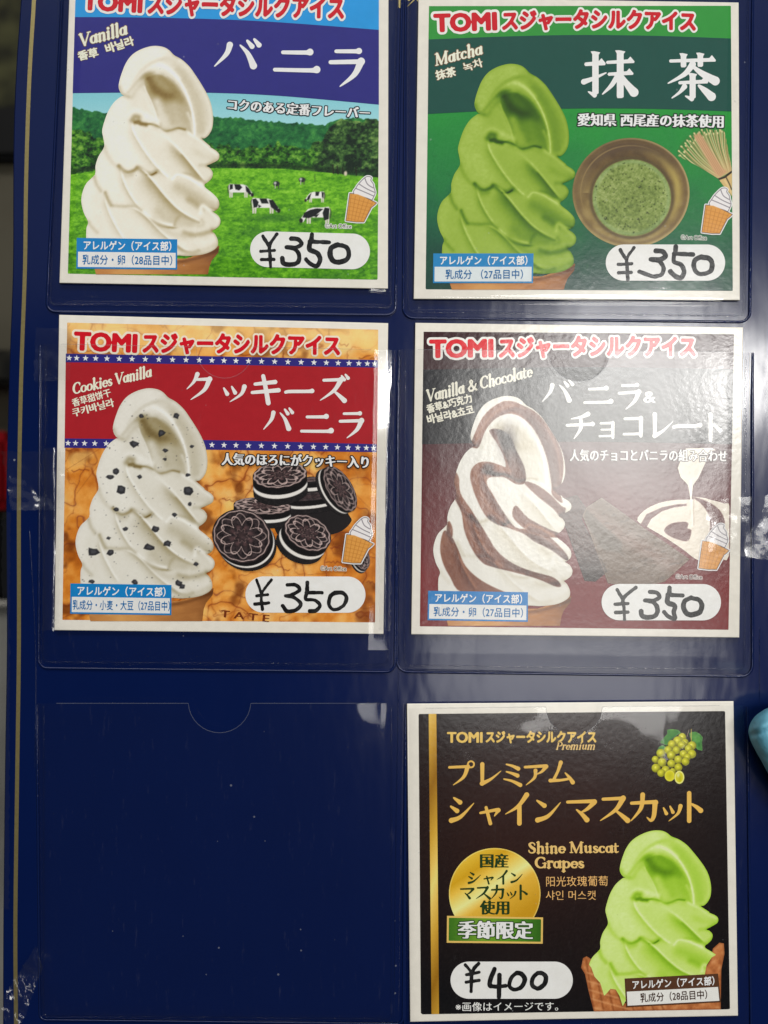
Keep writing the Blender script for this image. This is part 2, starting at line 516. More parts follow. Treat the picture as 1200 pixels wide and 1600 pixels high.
# brush-cut katakana and kanji: strokes of (x, y, width) in a 100 x 100 box
def bar(x0, x1, y, w):       # thin bar rising a little, closed by a triangular stop
    return ('P', [(x0, y + 1), (x0 + 2, y - w * 0.5 + 1), (x1 - 13, y - w * 0.5 - 2), (x1 - 8, y - w * 0.5 - 8), (x1, y - 1), (x1 - 1, y + w * 0.5 - 1), (x0 + 2, y + w * 0.5 + 1)])
def stem(x, y0, y1, w):      # heavy upright with a slanted head
    return ('P', [(x - w * 0.75, y0), (x - w * 0.2, y0 - 0.5), (x + w * 0.75, y0 + 2), (x + w * 0.5, y0 + 7), (x + w * 0.5, y1 - 2), (x + w * 0.25, y1), (x - w * 0.4, y1), (x - w * 0.5, y1 - 3), (x - w * 0.5, y0 + 6)])
K = {
'バ': [[(36,20,12),(29,48,9),(3,86,2)], [(60,20,3),(78,44,9),(92,80,14)], [(76,6,5),(87,22,10)], [(92,1,5),(103,17,10)]],
'ニ': [[(20,27,7),(72,25,8),(82,23,13)], [(3,78,7),(84,76,8),(99,73,14)]],
'ラ': [[(20,11,7),(72,9,8),(82,8,12)], [(6,39,8),(80,35,9),(89,34,15)], [(88,36,14),(72,68,10),(34,99,2)]],
'ク': [[(42,4,12),(30,32,8),(5,60,2)], [(38,24,7),(78,22,9),(87,21,14)], [(85,24,14),(68,62,10),(20,99,2)]],
'ッ': [[(14,40,5),(27,64,12)], [(44,33,5),(57,58,12)], [(92,32,14),(80,64,9),(38,97,2)]],
'キ': [[(14,33,8),(82,24,11)], [(5,63,8),(94,53,11)], [(41,4,10),(51,50,11),(60,99,12)]],
'ー': [[(5,53,8),(20,50,9),(80,48,9),(95,46,12)]],
'ズ': [[(16,18,8),(70,15,9),(80,14,14)], [(78,18,14),(55,56,10),(4,95,2)], [(52,56,4),(75,76,10),(94,94,14)], [(82,0,5),(92,14,10)], [(96,-5,5),(106,8,10)]],
'ス': [[(14,16,8),(72,13,9),(82,12,14)], [(80,16,14),(56,56,10),(4,96,2)], [(54,56,4),(77,76,10),(97,95,14)]],
'チ': [[(80,7,13),(55,18,8),(18,25,3)], [(3,49,8),(86,45,9),(97,44,13)], [(53,20,9),(53,60,10),(28,99,2)]],
'ョ': [[(20,34,7),(80,32,10)], [(80,31,12),(80,99,10)], [(24,63,6),(80,62,7)], [(15,93,7),(80,91,8)]],
'コ': [[(12,20,8),(84,18,11)], [(84,17,14),(84,92,11)], [(8,85,8),(84,83,9)]],
'レ': [[(24,6,13),(24,90,10)], [(23,92,14),(58,72,8),(97,36,2)]],
'ト': [[(38,3,12),(38,99,12)], [(42,38,4),(66,50,10),(84,63,14)]],
'プ': [[(6,22,8),(76,19,9),(84,18,13)], [(82,22,14),(66,64,10),(22,99,2)], 'ring'],
'ミ': [[(20,9,5),(50,16,9),(80,28,14)], [(20,41,5),(48,48,9),(76,58,14)], [(8,73,5),(50,82,9),(90,99,14)]],
'ア': [[(6,19,8),(82,14,10),(91,16,13)], [(89,18,13),(74,38,8),(55,50,3)], [(48,34,12),(44,66,9),(10,99,2)]],
'ム': [[(48,4,13),(36,44,9),(18,84,9)], [(5,87,12),(50,85,8),(88,77,8)], [(66,52,4),(84,74,10),(97,95,14)]],
'シ': [[(18,11,5),(42,27,13)], [(6,42,5),(30,58,13)], [(8,93,14),(45,79,10),(96,30,2)]],
'ャ': [[(8,52,8),(80,38,11),(89,40,13)], [(86,43,12),(70,66,3)], [(33,28,10),(52,99,12)]],
'イ': [[(83,4,13),(50,42,9),(2,68,2)], [(55,40,11),(55,99,12)]],
'ン': [[(10,17,5),(37,36,13)], [(12,91,14),(52,75,10),(97,24,2)]],
'マ': [[(4,21,8),(84,18,10),(93,20,14)], [(91,24,13),(70,48,9),(50,62,4)], [(34,52,4),(52,70,10),(68,92,14)]],
'カ': [[(6,34,8),(80,30,10),(88,31,13)], [(86,32,13),(82,78,11),(72,95,8),(58,84,2)], [(44,4,12),(38,52,10),(4,97,2)]],
'メ': [[(78,6,12),(56,52,9),(8,95,2)], [(28,34,5),(54,58,9),(82,86,13)]],
'抹': [bar(0,42,28,7), stem(22,2,92,12), [(20,94,8),(8,87,2)], [(-1,66,9),(20,58,6),(43,47,2)],
      bar(43,99,24,6), bar(46,97,49,6), stem(71,0,100,13), [(67,51,9),(54,73,7),(36,92,2)], [(73,51,4),(84,70,10),(98,88,15)]],
'茶': [bar(2,99,17,6), stem(32,2,31,11), stem(67,1,30,11), [(51,25,11),(34,46,8),(0,65,2)], [(50,28,4),(70,44,10),(98,60,15)],
      bar(21,83,63,6), stem(51,44,97,12), [(49,98,8),(36,92,2)], [(34,72,9),(24,84,5),(8,96,2)], [(64,70,4),(76,80,10),(90,93,15)]],
}
def brush(name, items, h, rgb, parent, step=0.6, wk=1.0, rot=0.0, outline=None):
    """items: (glyph, x0, y0, x1, y1) boxes in photograph pixels"""
    xs = [v for it in items for v in (it[1], it[3])]; ys = [v for it in items for v in (it[2], it[4])]
    X, Y = grid(min(xs) - 9, min(ys) - 9, max(xs) + 9, max(ys) + 9, step)
    F = np.full(X.shape, -1e3)
    for g, x0, y0, x1, y1 in items:
        sx = (x1 - x0) / 100; sy = (y1 - y0) / 100; sw = 1.38 * wk * (sx * sy) ** 0.5
        i0 = max(int((x0 - 8 - X[0, 0]) / step), 0); i1 = int((x1 + 9 - X[0, 0]) / step)
        sub = np.s_[:, i0:i1]
        for st in K[g]:
            if st == 'ring':
                d = np.hypot(X[sub] - (x0 + 97 * sx), Y[sub] - (y0 + 9 * sy))
                F[sub] = np.maximum(F[sub], 2.6 * sw - np.abs(d - 9.5 * sw)); continue
            if st[0] == 'P':
                F[sub] = np.maximum(F[sub], sd_poly(X[sub], Y[sub], [(x0 + a * sx, y0 + b * sy) for a, b in st[1]]) + 0.25); continue
            p = spline([(a, b) for a, b, _ in st], n=7); wv = np.interp(np.linspace(0, 1, len(p)), np.linspace(0, 1, len(st)), [c for _, _, c in st])
            cx, cy = (x0 + x1) / 2, (y0 + y1) / 2
            q = [(x0 + a * sx, y0 + b * sy) for a, b in p]
            if rot: q = [(cx + (a - cx) * cos(rot) - (b - cy) * sin(rot), cy + (a - cx) * sin(rot) + (b - cy) * cos(rot)) for a, b in q]
            F[sub] = np.maximum(F[sub], dist_line(X[sub], Y[sub], q, [w * sw for w in wv]))
    o = layer(name, F, X, Y, h + 0.00006, flat(rgb), parent)
    if outline:
        layer('lettering_outline', F + outline[0], X, Y, h, flat(outline[1]), o)
    return o

# roman book letters, strokes of (x, y, width); cap height 70, baseline y = 100
def _el(cx, cy, rx, ry, a0=0, a1=360, T=12, t=5, n=18):
    out = []
    for k in range(n + 1):
        a = radians(a0 + (a1 - a0) * k / n)
        out.append((cx + rx * cos(a), cy + ry * sin(a), t + (T - t) * abs(cos(a)) ** 1.2))
    return out
def _sf(x, y, l=8): return [(x - l, y, 5), (x + l, y, 5)]
_st = lambda x, y0, y1=100, w=12: [(x, y0, w), (x, y1, w)]
RL = {
'V': (62, [[(6,32,12),(30,98,10)], [(30,98,7),(56,32,5)], _sf(6,32,9), _sf(56,32,9)]),
'a': (47, [_el(20,79,14,20), _st(38,58,96), [(38,94,9),(48,96,4)], [(26,58,5),(38,60,7)]]),
'n': (52, [_st(12,58), [(2,60,5),(12,58,8)], [(12,66,6),(24,57,7),(36,60,11),(38,74,12),(38,100,12)], _sf(12,98,8), _sf(38,98,8)]),
'i': (27, [_st(12,58), [(2,60,5),(12,58,8)], _sf(12,98,8), [(12,40,13),(12.1,40,13)]]),
'l': (26, [_st(12,28), [(2,30,5),(12,28,8)], _sf(12,98,8)]),
'M': (86, [[(12,32,6),(12,98,6)], [(14,32,13),(40,96,11)], [(40,96,6),(68,32,6)], _st(70,32,98), _sf(10,32,8), _sf(74,32,8), _sf(12,98,8), _sf(70,98,9)]),
't': (33, [[(13,42,8),(13,90,12),(20,98,8),(30,94,4)], [(3,59,5),(29,58,6)]]),
'c': (41, [_el(22,79,16,20,-50,-310)[::-1], [(31,64,10),(33,68,8)]]),
'h': (52, [_st(12,28), [(2,30,5),(12,28,8)], [(12,66,6),(24,57,7),(36,60,11),(38,74,12),(38,100,12)], _sf(12,98,8), _sf(38,98,8)]),
'C': (62, [_el(34,65,28,34,-48,-312,13,6,24), [(53,34,5),(54,50,6)]]),
'o': (47, [_el(23,79,18,20)]),
'k': (50, [_st(12,28), [(2,30,5),(12,28,8)], [(12,82,6),(36,59,6)], [(20,76,8),(40,98,12)], _sf(12,98,8), _sf(36,59,7), _sf(42,98,7)]),
'e': (42, [_el(22,79,16,20,0,-310,12,6)[::-1], [(8,77,5),(38,76,5)]]),
's': (36, [[(29,64,6),(20,58,6),(9,64,10),(16,77,12),(28,84,12),(28,95,8),(16,99,6),(6,92,7)]]),
'S': (50, [[(40,46,6),(38,38,6),(24,31,6),(10,42,12),(20,60,14),(38,74,14),(38,92,9),(22,99,6),(8,92,6),(6,82,6)]]),
'G': (66, [_el(34,65,28,34,-50,-320,13,6,24), [(56,70,11),(56,96,10)], [(44,70,5),(64,70,5)], [(53,34,5),(54,48,6)]]),
'r': (37, [_st(12,58), [(2,60,5),(12,58,8)], [(12,68,6),(22,58,8),(32,60,12)], _sf(12,98,9)]),
'p': (51, [_st(12,58,124), [(2,60,5),(12,58,8)], _el(28,79,15,20), _sf(12,122,9)]),
'u': (52, [[(12,58,12),(12,88,12),(20,98,7),(36,90,6)], _st(38,58,96), [(3,60,5),(12,58,8)], [(29,60,5),(38,58,8)], [(38,95,9),(48,97,5)]]),
'P': (56, [_st(14,32), [(14,32,6),(34,32,7),(48,44,12),(46,60,11),(34,67,6),(14,67,5)], _sf(12,32,8), _sf(14,98,9)]),
'm': (80, [_st(12,58), [(2,60,5),(12,58,8)], [(12,66,6),(24,57,7),(35,60,11),(37,74,12),(37,100,12)], [(38,66,6),(50,57,7),(62,60,11),(64,74,12),(64,100,12)], _sf(12,98,8), _sf(37,98,7), _sf(64,98,8)]),
'&': (72, [[(64,62,6),(52,86,8),(34,99,10),(16,96,11),(8,82,11),(18,70,8),(34,58,7),(38,44,8),(28,34,7),(18,42,10),(26,60,11),(44,82,12),(66,98,11)]]),
' ': (24, []),
}
def roman(name, s, p0, p1, cap, h, rgb, parent, slant=0.22, step=0.45, wk=1.0, outline=None):
    tot = sum(RL[c][0] for c in s)
    p0 = np.array(p0, float); p1 = np.array(p1, float); L = np.linalg.norm(p1 - p0); d = (p1 - p0) / L; q = np.array([-d[1], d[0]])
    sx = L / tot; sy = cap / 70.0
    strokes = []; x = 0
    for c in s:
        for st in RL[c][1]:
            pp = spline([(a, b) for a, b, _ in st], n=3) if len(st) > 2 and len(st) < 12 else np.array([(a, b) for a, b, _ in st], float)
            wv = np.interp(np.linspace(0, 1, len(pp)), np.linspace(0, 1, len(st)), [w for _, _, w in st])
            u = (x + pp[:, 0]) * sx + (100 - pp[:, 1]) * slant * sy; v = (pp[:, 1] - 100) * sy
            wk_ = wk * 1.3
            strokes.append((p0[None] + u[:, None] * d + v[:, None] * q, wv * wk_ * (sx * sy) ** 0.5))
        x += RL[c][0]
    al = np.concatenate([a for a, _ in strokes])
    X, Y = grid(al[:, 0].min() - 4, al[:, 1].min() - 4, al[:, 0].max() + 4, al[:, 1].max() + 4, step)
    F = np.full(X.shape, -1e3)
    for a, wv in strokes:
        i0 = max(int((a[:, 0].min() - 4 - X[0, 0]) / step), 0); i1 = int((a[:, 0].max() + 4 - X[0, 0]) / step) + 1
        F[:, i0:i1] = np.maximum(F[:, i0:i1], dist_line(X[:, i0:i1], Y[:, i0:i1], a, wv))
    o = layer(name, F, X, Y, h + 0.00006, flat(rgb), parent)
    if outline: layer('lettering_outline', F + outline[0], X, Y, h, flat(outline[1]), o)
    return o

def marker(name, strokes, h, parent, step=0.6):
    """hand-written marker strokes in photograph pixels: (points, width)"""
    al = np.concatenate([np.array(p, float) for p, _ in strokes])
    X, Y = grid(al[:, 0].min() - 6, al[:, 1].min() - 6, al[:, 0].max() + 6, al[:, 1].max() + 6, step)
    F = np.full(X.shape, -1e3)
    wob = (vnoise(X, Y, 5.0, 5) - 0.5) * 0.9
    for p, w in strokes:
        q = spline(p, n=6) if len(p) > 2 else np.array(p, float)
        wv = w * (1 + 0.10 * np.sin(np.linspace(0, 5, len(q)) + p[0][0]))
        F = np.maximum(F, dist_line(X, Y, q, wv) + wob)
    g = 0.10 + 0.06 * (fbm(X, Y, 4, 8) - 0.5) * 2 + 0.05 * (vnoise(X, Y, 9, 3) > 0.68)
    return layer(name, F, X, Y, h, PIC, parent, np.repeat(g[..., None], 3, 2))
# ------------------------------------------------------------------ printed pictures
def pic_mat(): return PIC if CRINKLE[0] < 0.1 else PIC_CRINKLED

class Pic:
    """a printed picture: colours (sRGB 0-1) on a grid of photograph pixels"""
    def __init__(s, x0, y0, x1, y1, step):
        s.X, s.Y = grid(x0, y0, x1, y1, step); s.step = step
        s.C = np.zeros(s.X.shape + (3,)); s.F = np.full(s.X.shape, 1.0)
    def _win(s, b):
        i0 = max(int((b[0] - s.X[0, 0]) / s.step) - 1, 0); i1 = max(int((b[2] - s.X[0, 0]) / s.step) + 2, 0)
        j0 = max(int((b[1] - s.Y[0, 0]) / s.step) - 1, 0); j1 = max(int((b[3] - s.Y[0, 0]) / s.step) + 2, 0)
        return np.s_[j0:j1, i0:i1]
    def mix(s, col, a, w=np.s_[:, :]):
        col = np.asarray(col, float)
        if col.ndim == 1: col = col / 255.0
        s.C[w] = s.C[w] * (1 - a[..., None]) + col * a[..., None]
    def poly(s, pts, col, soft=0.5, a=1.0):
        p = np.array(pts, float); m = soft * 3 + 1
        w = s._win((p[:, 0].min() - m, p[:, 1].min() - m, p[:, 0].max() + m, p[:, 1].max() + m))
        if s.X[w].size == 0: return
        f = sd_poly(s.X[w], s.Y[w], p)
        s.mix(col, np.clip(f / soft * 0.5 + 0.5, 0, 1) * a, w)
    def line(s, pts, width, col, soft=0.5, a=1.0):
        p = np.array(pts, float); m = width + soft * 3 + 1
        w = s._win((p[:, 0].min() - m, p[:, 1].min() - m, p[:, 0].max() + m, p[:, 1].max() + m))
        if s.X[w].size == 0: return
        d, _ = dist_line(s.X[w], s.Y[w], p)
        s.mix(col, np.clip((width * 0.5 - d) / soft * 0.5 + 0.5, 0, 1) * a, w)
    def blob(s, cx, cy, rx, ry, col, a=1.0, soft=0.5, ang=0.0):
        r = max(rx, ry) * 1.5 + 2
        w = s._win((cx - r, cy - r, cx + r, cy + r))
        if s.X[w].size == 0: return
        u = (s.X[w] - cx) * cos(ang) + (s.Y[w] - cy) * sin(ang); v = -(s.X[w] - cx) * sin(ang) + (s.Y[w] - cy) * cos(ang)
        e = (1 - np.sqrt((u / rx) ** 2 + (v / ry) ** 2)) * min(rx, ry)
        s.mix(col, np.clip(e / soft * 0.5 + 0.5, 0, 1) * a, w)
    def clip(s, pts): s.F = sd_poly(s.X, s.Y, pts)
    def put(s, name, h, parent, grain=0.012):
        rs = np.random.RandomState(len(name))
        c = s.C + (rs.rand(*s.X.shape)[..., None] - 0.5) * 2 * grain
        return layer(name, s.F, s.X, s.Y, h, pic_mat(), parent, c)

def lerp_cols(t, stops):
    ts = [a for a, _ in stops]
    return np.stack([np.interp(t, ts, [c[k] / 255.0 for _, c in stops]) for k in range(3)], -1)

z1 = lambda L: [(120 + u / 5.0, 60 + v / 5.0) for u, v in L]
z2 = lambda L: [(110 + u / 4.8, 230 + v / 4.8) for u, v in L]

# the swirl every card shows (traced on the vanilla card): outline of the ice
SW_OUT = (z1([(405,458),(355,440),(328,390),(332,335),(355,260),(385,190),(430,130),(490,90),(560,65),(620,58),(680,68),(722,92),(760,130),(820,165),(880,220),(930,290),(975,360),(1015,430),(1045,500),(1062,580),(1065,650),(1055,710),(1030,755),(1000,780),(978,785),(1040,840)])
  + z2([(1050,0),(1098,30),(1117,60),(1108,95),(1060,122),(1022,140),(1045,155),(1068,190),(1060,232),(1030,262),(1008,277),(1010,300),(1060,340),(1100,380),(1117,420),(1108,458),(1080,480),(1066,482),(1105,510),(1125,545),(1118,585),(1085,615),(1062,628),(1085,652),(1106,700),(1102,745),(1060,780),(990,805),(880,816),(790,812),(600,830),(400,825),(200,800),(130,760),(119,700),(120,610),(132,560),(100,490),(82,410),(90,340),(120,270),(183,205),(188,140),(210,70),(245,15)])
  + z1([(215,830),(205,770),(198,720),(215,650),(245,570),(290,500),(345,455),(368,450)]))
SW_OUT = [tuple(p) for p in spline(SW_OUT, True, 4)]

class Tone:
    def __init__(s, X, Y):
        s.X, s.Y = X, Y
        s.T = np.full(X.shape, 0.90)
    def st(s, pts, w, tone, a, side=0, hard=1.0, fade=(0.12, 0.12), p=2.0):
        """airbrush stroke; side = +1 / -1 keeps only one side of the line; fade = soft ends as parts of the length"""
        q = spline(pts, n=6)
        m = w * 2.6 + 2
        x0, x1 = q[:, 0].min() - m, q[:, 0].max() + m; y0, y1 = q[:, 1].min() - m, q[:, 1].max() + m
        st = s.X[0, 1] - s.X[0, 0]
        i0 = max(int((x0 - s.X[0, 0]) / st), 0); i1 = int((x1 - s.X[0, 0]) / st) + 1
        j0 = max(int((y0 - s.Y[0, 0]) / st), 0); j1 = int((y1 - s.Y[0, 0]) / st) + 1
        win = np.s_[j0:j1, i0:i1]
        X, Y = s.X[win], s.Y[win]
        if X.size == 0: return
        seg = np.hypot(*(q[1:] - q[:-1]).T); cum = np.concatenate([[0], np.cumsum(seg)]); tot = cum[-1]
        best = np.full(X.shape, 1e9); sg = np.zeros(X.shape); par = np.zeros(X.shape)
        for i in range(len(q) - 1):
            dx, dy = q[i + 1] - q[i]; L = dx * dx + dy * dy
            if L < 1e-9: continue
            t = np.clip(((X - q[i, 0]) * dx + (Y - q[i, 1]) * dy) / L, 0, 1)
            qx = X - q[i, 0] - t * dx; qy = Y - q[i, 1] - t * dy
            d = np.sqrt(qx * qx + qy * qy); mk = d < best
            best = np.where(mk, d, best); sg = np.where(mk, np.sign(dx * qy - dy * qx), sg); par = np.where(mk, (cum[i] + t * seg[i]) / tot, par)
        al = a * np.exp(-(best / w) ** p)
        if side: al = al * np.clip(best * sg * side / hard * 0.5 + 0.5, 0, 1)
        sm = lambda v: np.clip(v, 0, 1) ** 2 * (3 - 2 * np.clip(v, 0, 1))
        if side and fade[0]: al = al * sm(par / fade[0])
        if side and fade[1]: al = al * sm((1 - par) / fade[1])
        s.T[win] = s.T[win] * (1 - al) + tone * al
    def fill(s, pts, tone, a, soft):
        q = spline(pts, True, 5)
        f = sd_poly(s.X, s.Y, q)
        al = a * np.clip(f / soft * 0.5 + 0.5, 0, 1)
        s.T = s.T * (1 - al) + tone * al
    def ridge(s, pts, wd, td, ad, wh=2.6, ah=0.9, fade=(0.10, 0.10), th=0.98):
        """rope edge: shade below it on the left, a lit edge on the right"""
        s.st(pts, wd * 1.25, td - 0.08, min(ad * 1.25, 0.9), 1, 2.2, (fade[0] + 0.12, fade[1] + 0.10))
        s.st(pts, wd * 0.45, td - 0.20, ad * 0.7, 1, 1.2, (fade[0] + 0.10, fade[1] + 0.10))
        s.st(pts, wh, th, ah, -1, 1.6, fade)

z4 = lambda L: [(120 + u / 4.678, 66 + v / 4.678) for u, v in L]

def swirl_tone(X, Y):
    t = Tone(X, Y)
    f = sd_poly(X, Y, SW_OUT)
    t.T -= 0.07 * np.clip((X - 235) / 110, 0, 1) ** 1.5
    t.T -= 0.03 * np.clip((Y - 200) / 220, 0, 1)
    # broad turning of the big ropes
    t.fill(z4([(420,640),(520,600),(650,690),(790,830),(930,960),(900,1000),(780,960),(690,1000),(560,880),(460,760)]), 0.80, 0.55, 16)
    t.fill(z4([(700,640),(820,660),(1000,800),(1020,860),(940,900),(840,830),(740,730)]), 0.80, 0.6, 12)
    t.fill(z4([(430,960),(520,970),(640,1120),(760,1240),(700,1330),(560,1260),(430,1120),(360,1000)]), 0.80, 0.6, 14)
    t.fill(z4([(560,980),(700,1010),(800,1000),(900,1120),(900,1260),(760,1180),(640,1090)]), 0.80, 0.6, 12)
    t.fill(z4([(360,1220),(460,1240),(620,1380),(740,1500),(700,1560),(500,1480),(380,1340)]), 0.84, 0.5, 12)
    t.fill(z4([(220,1130),(300,1180),(380,1340),(440,1460),(340,1480),(260,1330)]), 0.84, 0.5, 10)
    t.fill(z4([(320,930),(420,950),(440,1100),(480,1230),(340,1200),(250,1170),(220,1100)]), 0.86, 0.4, 14)
    # ---- head
    flank = z4([(680,120),(760,130),(850,220),(930,350),(985,480),(990,600),(960,690),(915,700),(870,670),(855,560),(825,430),(770,300),(700,210)])
    t.fill(flank, 0.70, 0.85, 14)
    t.st(z4([(740,210),(830,340),(880,480),(900,640)]), 8, 0.60, 0.55)
    t.st(z4([(760,130),(860,220),(940,350),(988,480),(992,600),(955,695)]), 5, 0.90, 0.8, 0, 1, (0.2, 0.05))
    t.st(z4([(890,700),(930,690),(970,650)]), 4, 0.78, 0.6)
    # groove between the cap and the second ridge
    t.st(z4([(395,345),(430,260),(500,175),(580,128),(650,110),(740,118)]), 6.5, 0.66, 0.75, 1, 3, (0.15, 0.3))
    t.st(z4([(330,330),(350,230),(410,130),(480,80),(570,60)]), 9, 0.92, 0.6)
    t.st(z4([(380,385),(420,310),(480,230),(550,180),(610,162),(670,195),(740,265)]), 4.2, 0.96, 0.9, 0, 1, (0.1, 0.3))
    # lip over the hollow
    t.st(z4([(365,395),(395,360),(440,300),(490,255),(540,236),(600,234)]), 4.4, 0.52, 0.75, -1, 4, (0.1, 0.2))
    t.st(z4([(312,330),(335,375),(375,395)]), 4.5, 0.66, 0.7)
    # ---- hollow
    hollow = z4([(492,292),(520,252),(590,236),(650,258),(720,312),(780,398),(822,480),(845,560),(856,668),(800,642),(745,628),(690,642),(650,652),(615,632),(602,600),(590,550),(565,480),(530,410),(503,350)])
    t.fill(hollow, 0.58, 1.0, 1.6)
    t.st(z4([(525,268),(560,330),(620,380),(690,400)]), 11, 0.24, 0.85, 0, 1, (0, 0.3))
    t.st(z4([(620,262),(700,330),(760,420)]), 8, 0.34, 0.65, 0, 1, (0, 0.3))
    t.st(z4([(520,330),(550,420),(580,470)]), 6, 0.36, 0.6)
    t.st(z4([(585,440),(615,520),(640,600)]), 8, 0.84, 0.75)
    t.st(z4([(700,470),(740,560),(790,630)]), 10, 0.66, 0.7)
    t.st(z4([(650,560),(680,620),(720,625)]), 7, 0.80, 0.6)
    t.st(z4([(812,520),(835,580),(848,650)]), 3, 0.80, 0.7)
    t.st(z4([(605,168),(680,205),(755,290),(815,410),(845,520),(858,600),(860,675)]), 2.4, 0.97, 0.95, 0, 1, (0.15, 0.08))
    t.st(z4([(640,236),(710,285),(775,372),(822,462),(846,550)]), 2.6, 0.50, 0.6, 1, 1.5)
    # ---- post left of the hollow
    t.fill(z4([(490,300),(508,352),(545,430),(575,520),(588,590),(540,575),(470,510),(400,520),(390,420),(440,340)]), 0.80, 0.6, 8)
    t.st(z4([(400,400),(440,340),(480,300)]), 5, 0.66, 0.6)
    t.st(z4([(492,296),(512,360),(550,440),(580,530),(592,600)]), 2.4, 0.95, 0.85, 1, 1.5)
    t.st(z4([(500,380),(520,430),(548,500)]), 3, 0.90, 0.6)
    # ---- lip with the amber pit
    t.st(z4([(385,545),(410,512),(450,510),(500,535),(560,565),(590,575)]), 5, 0.95, 0.85)
    t.st(z4([(405,570),(425,545),(450,548)]), 5.5, 0.42, 0.8, 0, 1, (0.1, 0.1))
    t.st(z4([(425,585),(450,580),(470,592),(505,603)]), 3.6, 0.22, 0.85, 0, 1, (0.2, 0.25))
    t.st(z4([(440,590),(475,600),(540,598),(590,615),(640,648),(690,643),(740,628),(790,638)]), 2.0, 0.30, 0.8, 0, 1, (0.1, 0.3))
    t.st(z4([(560,600),(640,655),(720,640)]), 4, 0.62, 0.45)
    # ---- ropes: lit edge on the right, shade below on the left
    t.ridge(z4([(640,690),(720,760),(800,850),(880,950),(940,1025)]), 11, 0.52, 0.62, 2.6, 0.95, (0.25, 0.05))
    t.st(z4([(610,640),(680,720),(760,800)]), 4, 0.93, 0.6)
    t.ridge(z4([(395,560),(410,650),(470,760),(540,860),(610,940),(680,1002)]), 8, 0.76, 0.45, 3.4, 0.95, (0.15, 0.06))
    t.st(z4([(870,800),(950,840),(1020,830)]), 6, 0.70, 0.5)
    t.st(z4([(820,665),(900,720),(980,780),(1030,820)]), 3, 0.95, 0.7)
    t.st(z4([(900,900),(950,895),(1010,860)]), 3.5, 0.64, 0.6)
    t.st(z4([(930,1030),(950,1010),(985,985)]), 3.5, 0.70, 0.6)
    # underside of the second tier
    t.st(z4([(205,770),(225,830),(270,890),(310,915)]), 4, 0.70, 0.6)
    t.st(z4([(308,905),(335,935),(375,950),(415,938),(440,918)]), 3.4, 0.36, 0.85, 0, 1, (0.15, 0.15))
    t.st(z4([(325,935),(360,975),(400,970)]), 5, 0.62, 0.6)
    t.st(z4([(455,920),(500,950),(545,962),(585,945)]), 4.2, 0.46, 0.75, 0, 1, (0.2, 0.15))
    t.st(z4([(510,966),(545,970),(580,952)]), 1.6, 0.22, 0.9)
    t.st(z4([(690,1000),(760,975),(830,975),(890,1000),(940,1040)]), 4.5, 0.50, 0.75, -1, 2.5, (0.25, 0.1))
    # rope C and its neighbours
    t.ridge(z4([(440,918),(490,945),(560,1020),(650,1130),(740,1220),(830,1278),(912,1310)]), 13, 0.56, 0.66, 3.0, 0.95, (0.14, 0.04))
    t.st(z4([(600,1240),(670,1300),(740,1290)]), 9, 0.60, 0.55)
    t.ridge(z4([(312,915),(335,1000),(375,1090),(440,1190),(520,1270),(600,1318),(690,1340),(718,1338)]), 5.5, 0.66, 0.45, 3.0, 0.92, (0.12, 0.05))
    t.st(z4([(470,1240),(540,1298),(620,1338),(700,1350),(760,1345)]), 3.2, 0.30, 0.85, 1, 1.4, (0.25, 0.2))
    t.st(z4([(718,1335),(728,1300),(755,1265)]), 3, 0.52, 0.8)
    t.st(z4([(740,1330),(800,1300),(880,1320)]), 6, 0.72, 0.6)
    t.st(z4([(780,1262),(850,1298),(910,1318)]), 3, 0.50, 0.7, 1, 1.5)
    # rope G
    t.st(z4([(700,1000),(735,968),(800,985),(880,1030),(960,1085),(1030,1150)]), 3.4, 0.97, 0.95, 0, 1, (0.1, 0.1))
    t.st(z4([(740,1060),(830,1110),(920,1170),(1000,1210)]), 11, 0.58, 0.70)
    t.st(z4([(820,1150),(870,1180),(910,1210)]), 6, 0.44, 0.6)
    t.st(z4([(930,1195),(980,1215),(1030,1230)]), 2.6, 0.46, 0.8, -1, 1.5)
    t.st(z4([(905,1250),(912,1205),(940,1205),(990,1250),(1035,1290)]), 4, 0.95, 0.8)
    t.st(z4([(915,1300),(925,1330),(890,1345)]), 4, 0.66, 0.6)
    t.st(z4([(790,1395),(860,1410),(930,1395),(985,1375)]), 5.5, 0.48, 0.75)
    t.st(z4([(800,1365),(880,1375),(960,1360)]), 3.5, 0.84, 0.5)
    # rope E, rope F and the foot
    t.ridge(z4([(350,1220),(400,1212),(470,1245),(550,1320),(630,1400),(710,1465),(790,1520),(850,1535)]), 8, 0.70, 0.50, 3.2, 0.95, (0.12, 0.08))
    t.st(z4([(270,1195),(340,1200),(430,1200),(470,1225)]), 3.5, 0.62, 0.7)
    t.st(z4([(560,1300),(640,1370),(700,1400),(780,1420)]), 6, 0.66, 0.55)
    t.st(z4([(735,1490),(790,1528),(850,1538),(890,1525)]), 3, 0.50, 0.75)
    t.ridge(z4([(198,1100),(215,1190),(255,1290),(310,1390),(360,1460)]), 6, 0.74, 0.45, 3.2, 0.92, (0.15, 0.15))
    t.st(z4([(208,1100),(228,1150),(250,1190)]), 3.4, 0.46, 0.75)
    t.st(z4([(128,985),(145,1040),(175,1085)]), 3.6, 0.62, 0.75)
    t.st(z4([(85,1310),(110,1350),(150,1390)]), 3.5, 0.66, 0.7)
    t.st(z4([(130,1130),(140,1240),(180,1340)]), 7, 0.84, 0.5)
    t.st(z4([(880,1450),(950,1470),(1010,1440)]), 7, 0.90, 0.6)
    t.st(z4([(800,1545),(920,1525),(1010,1480)]), 4.5, 0.68, 0.6)
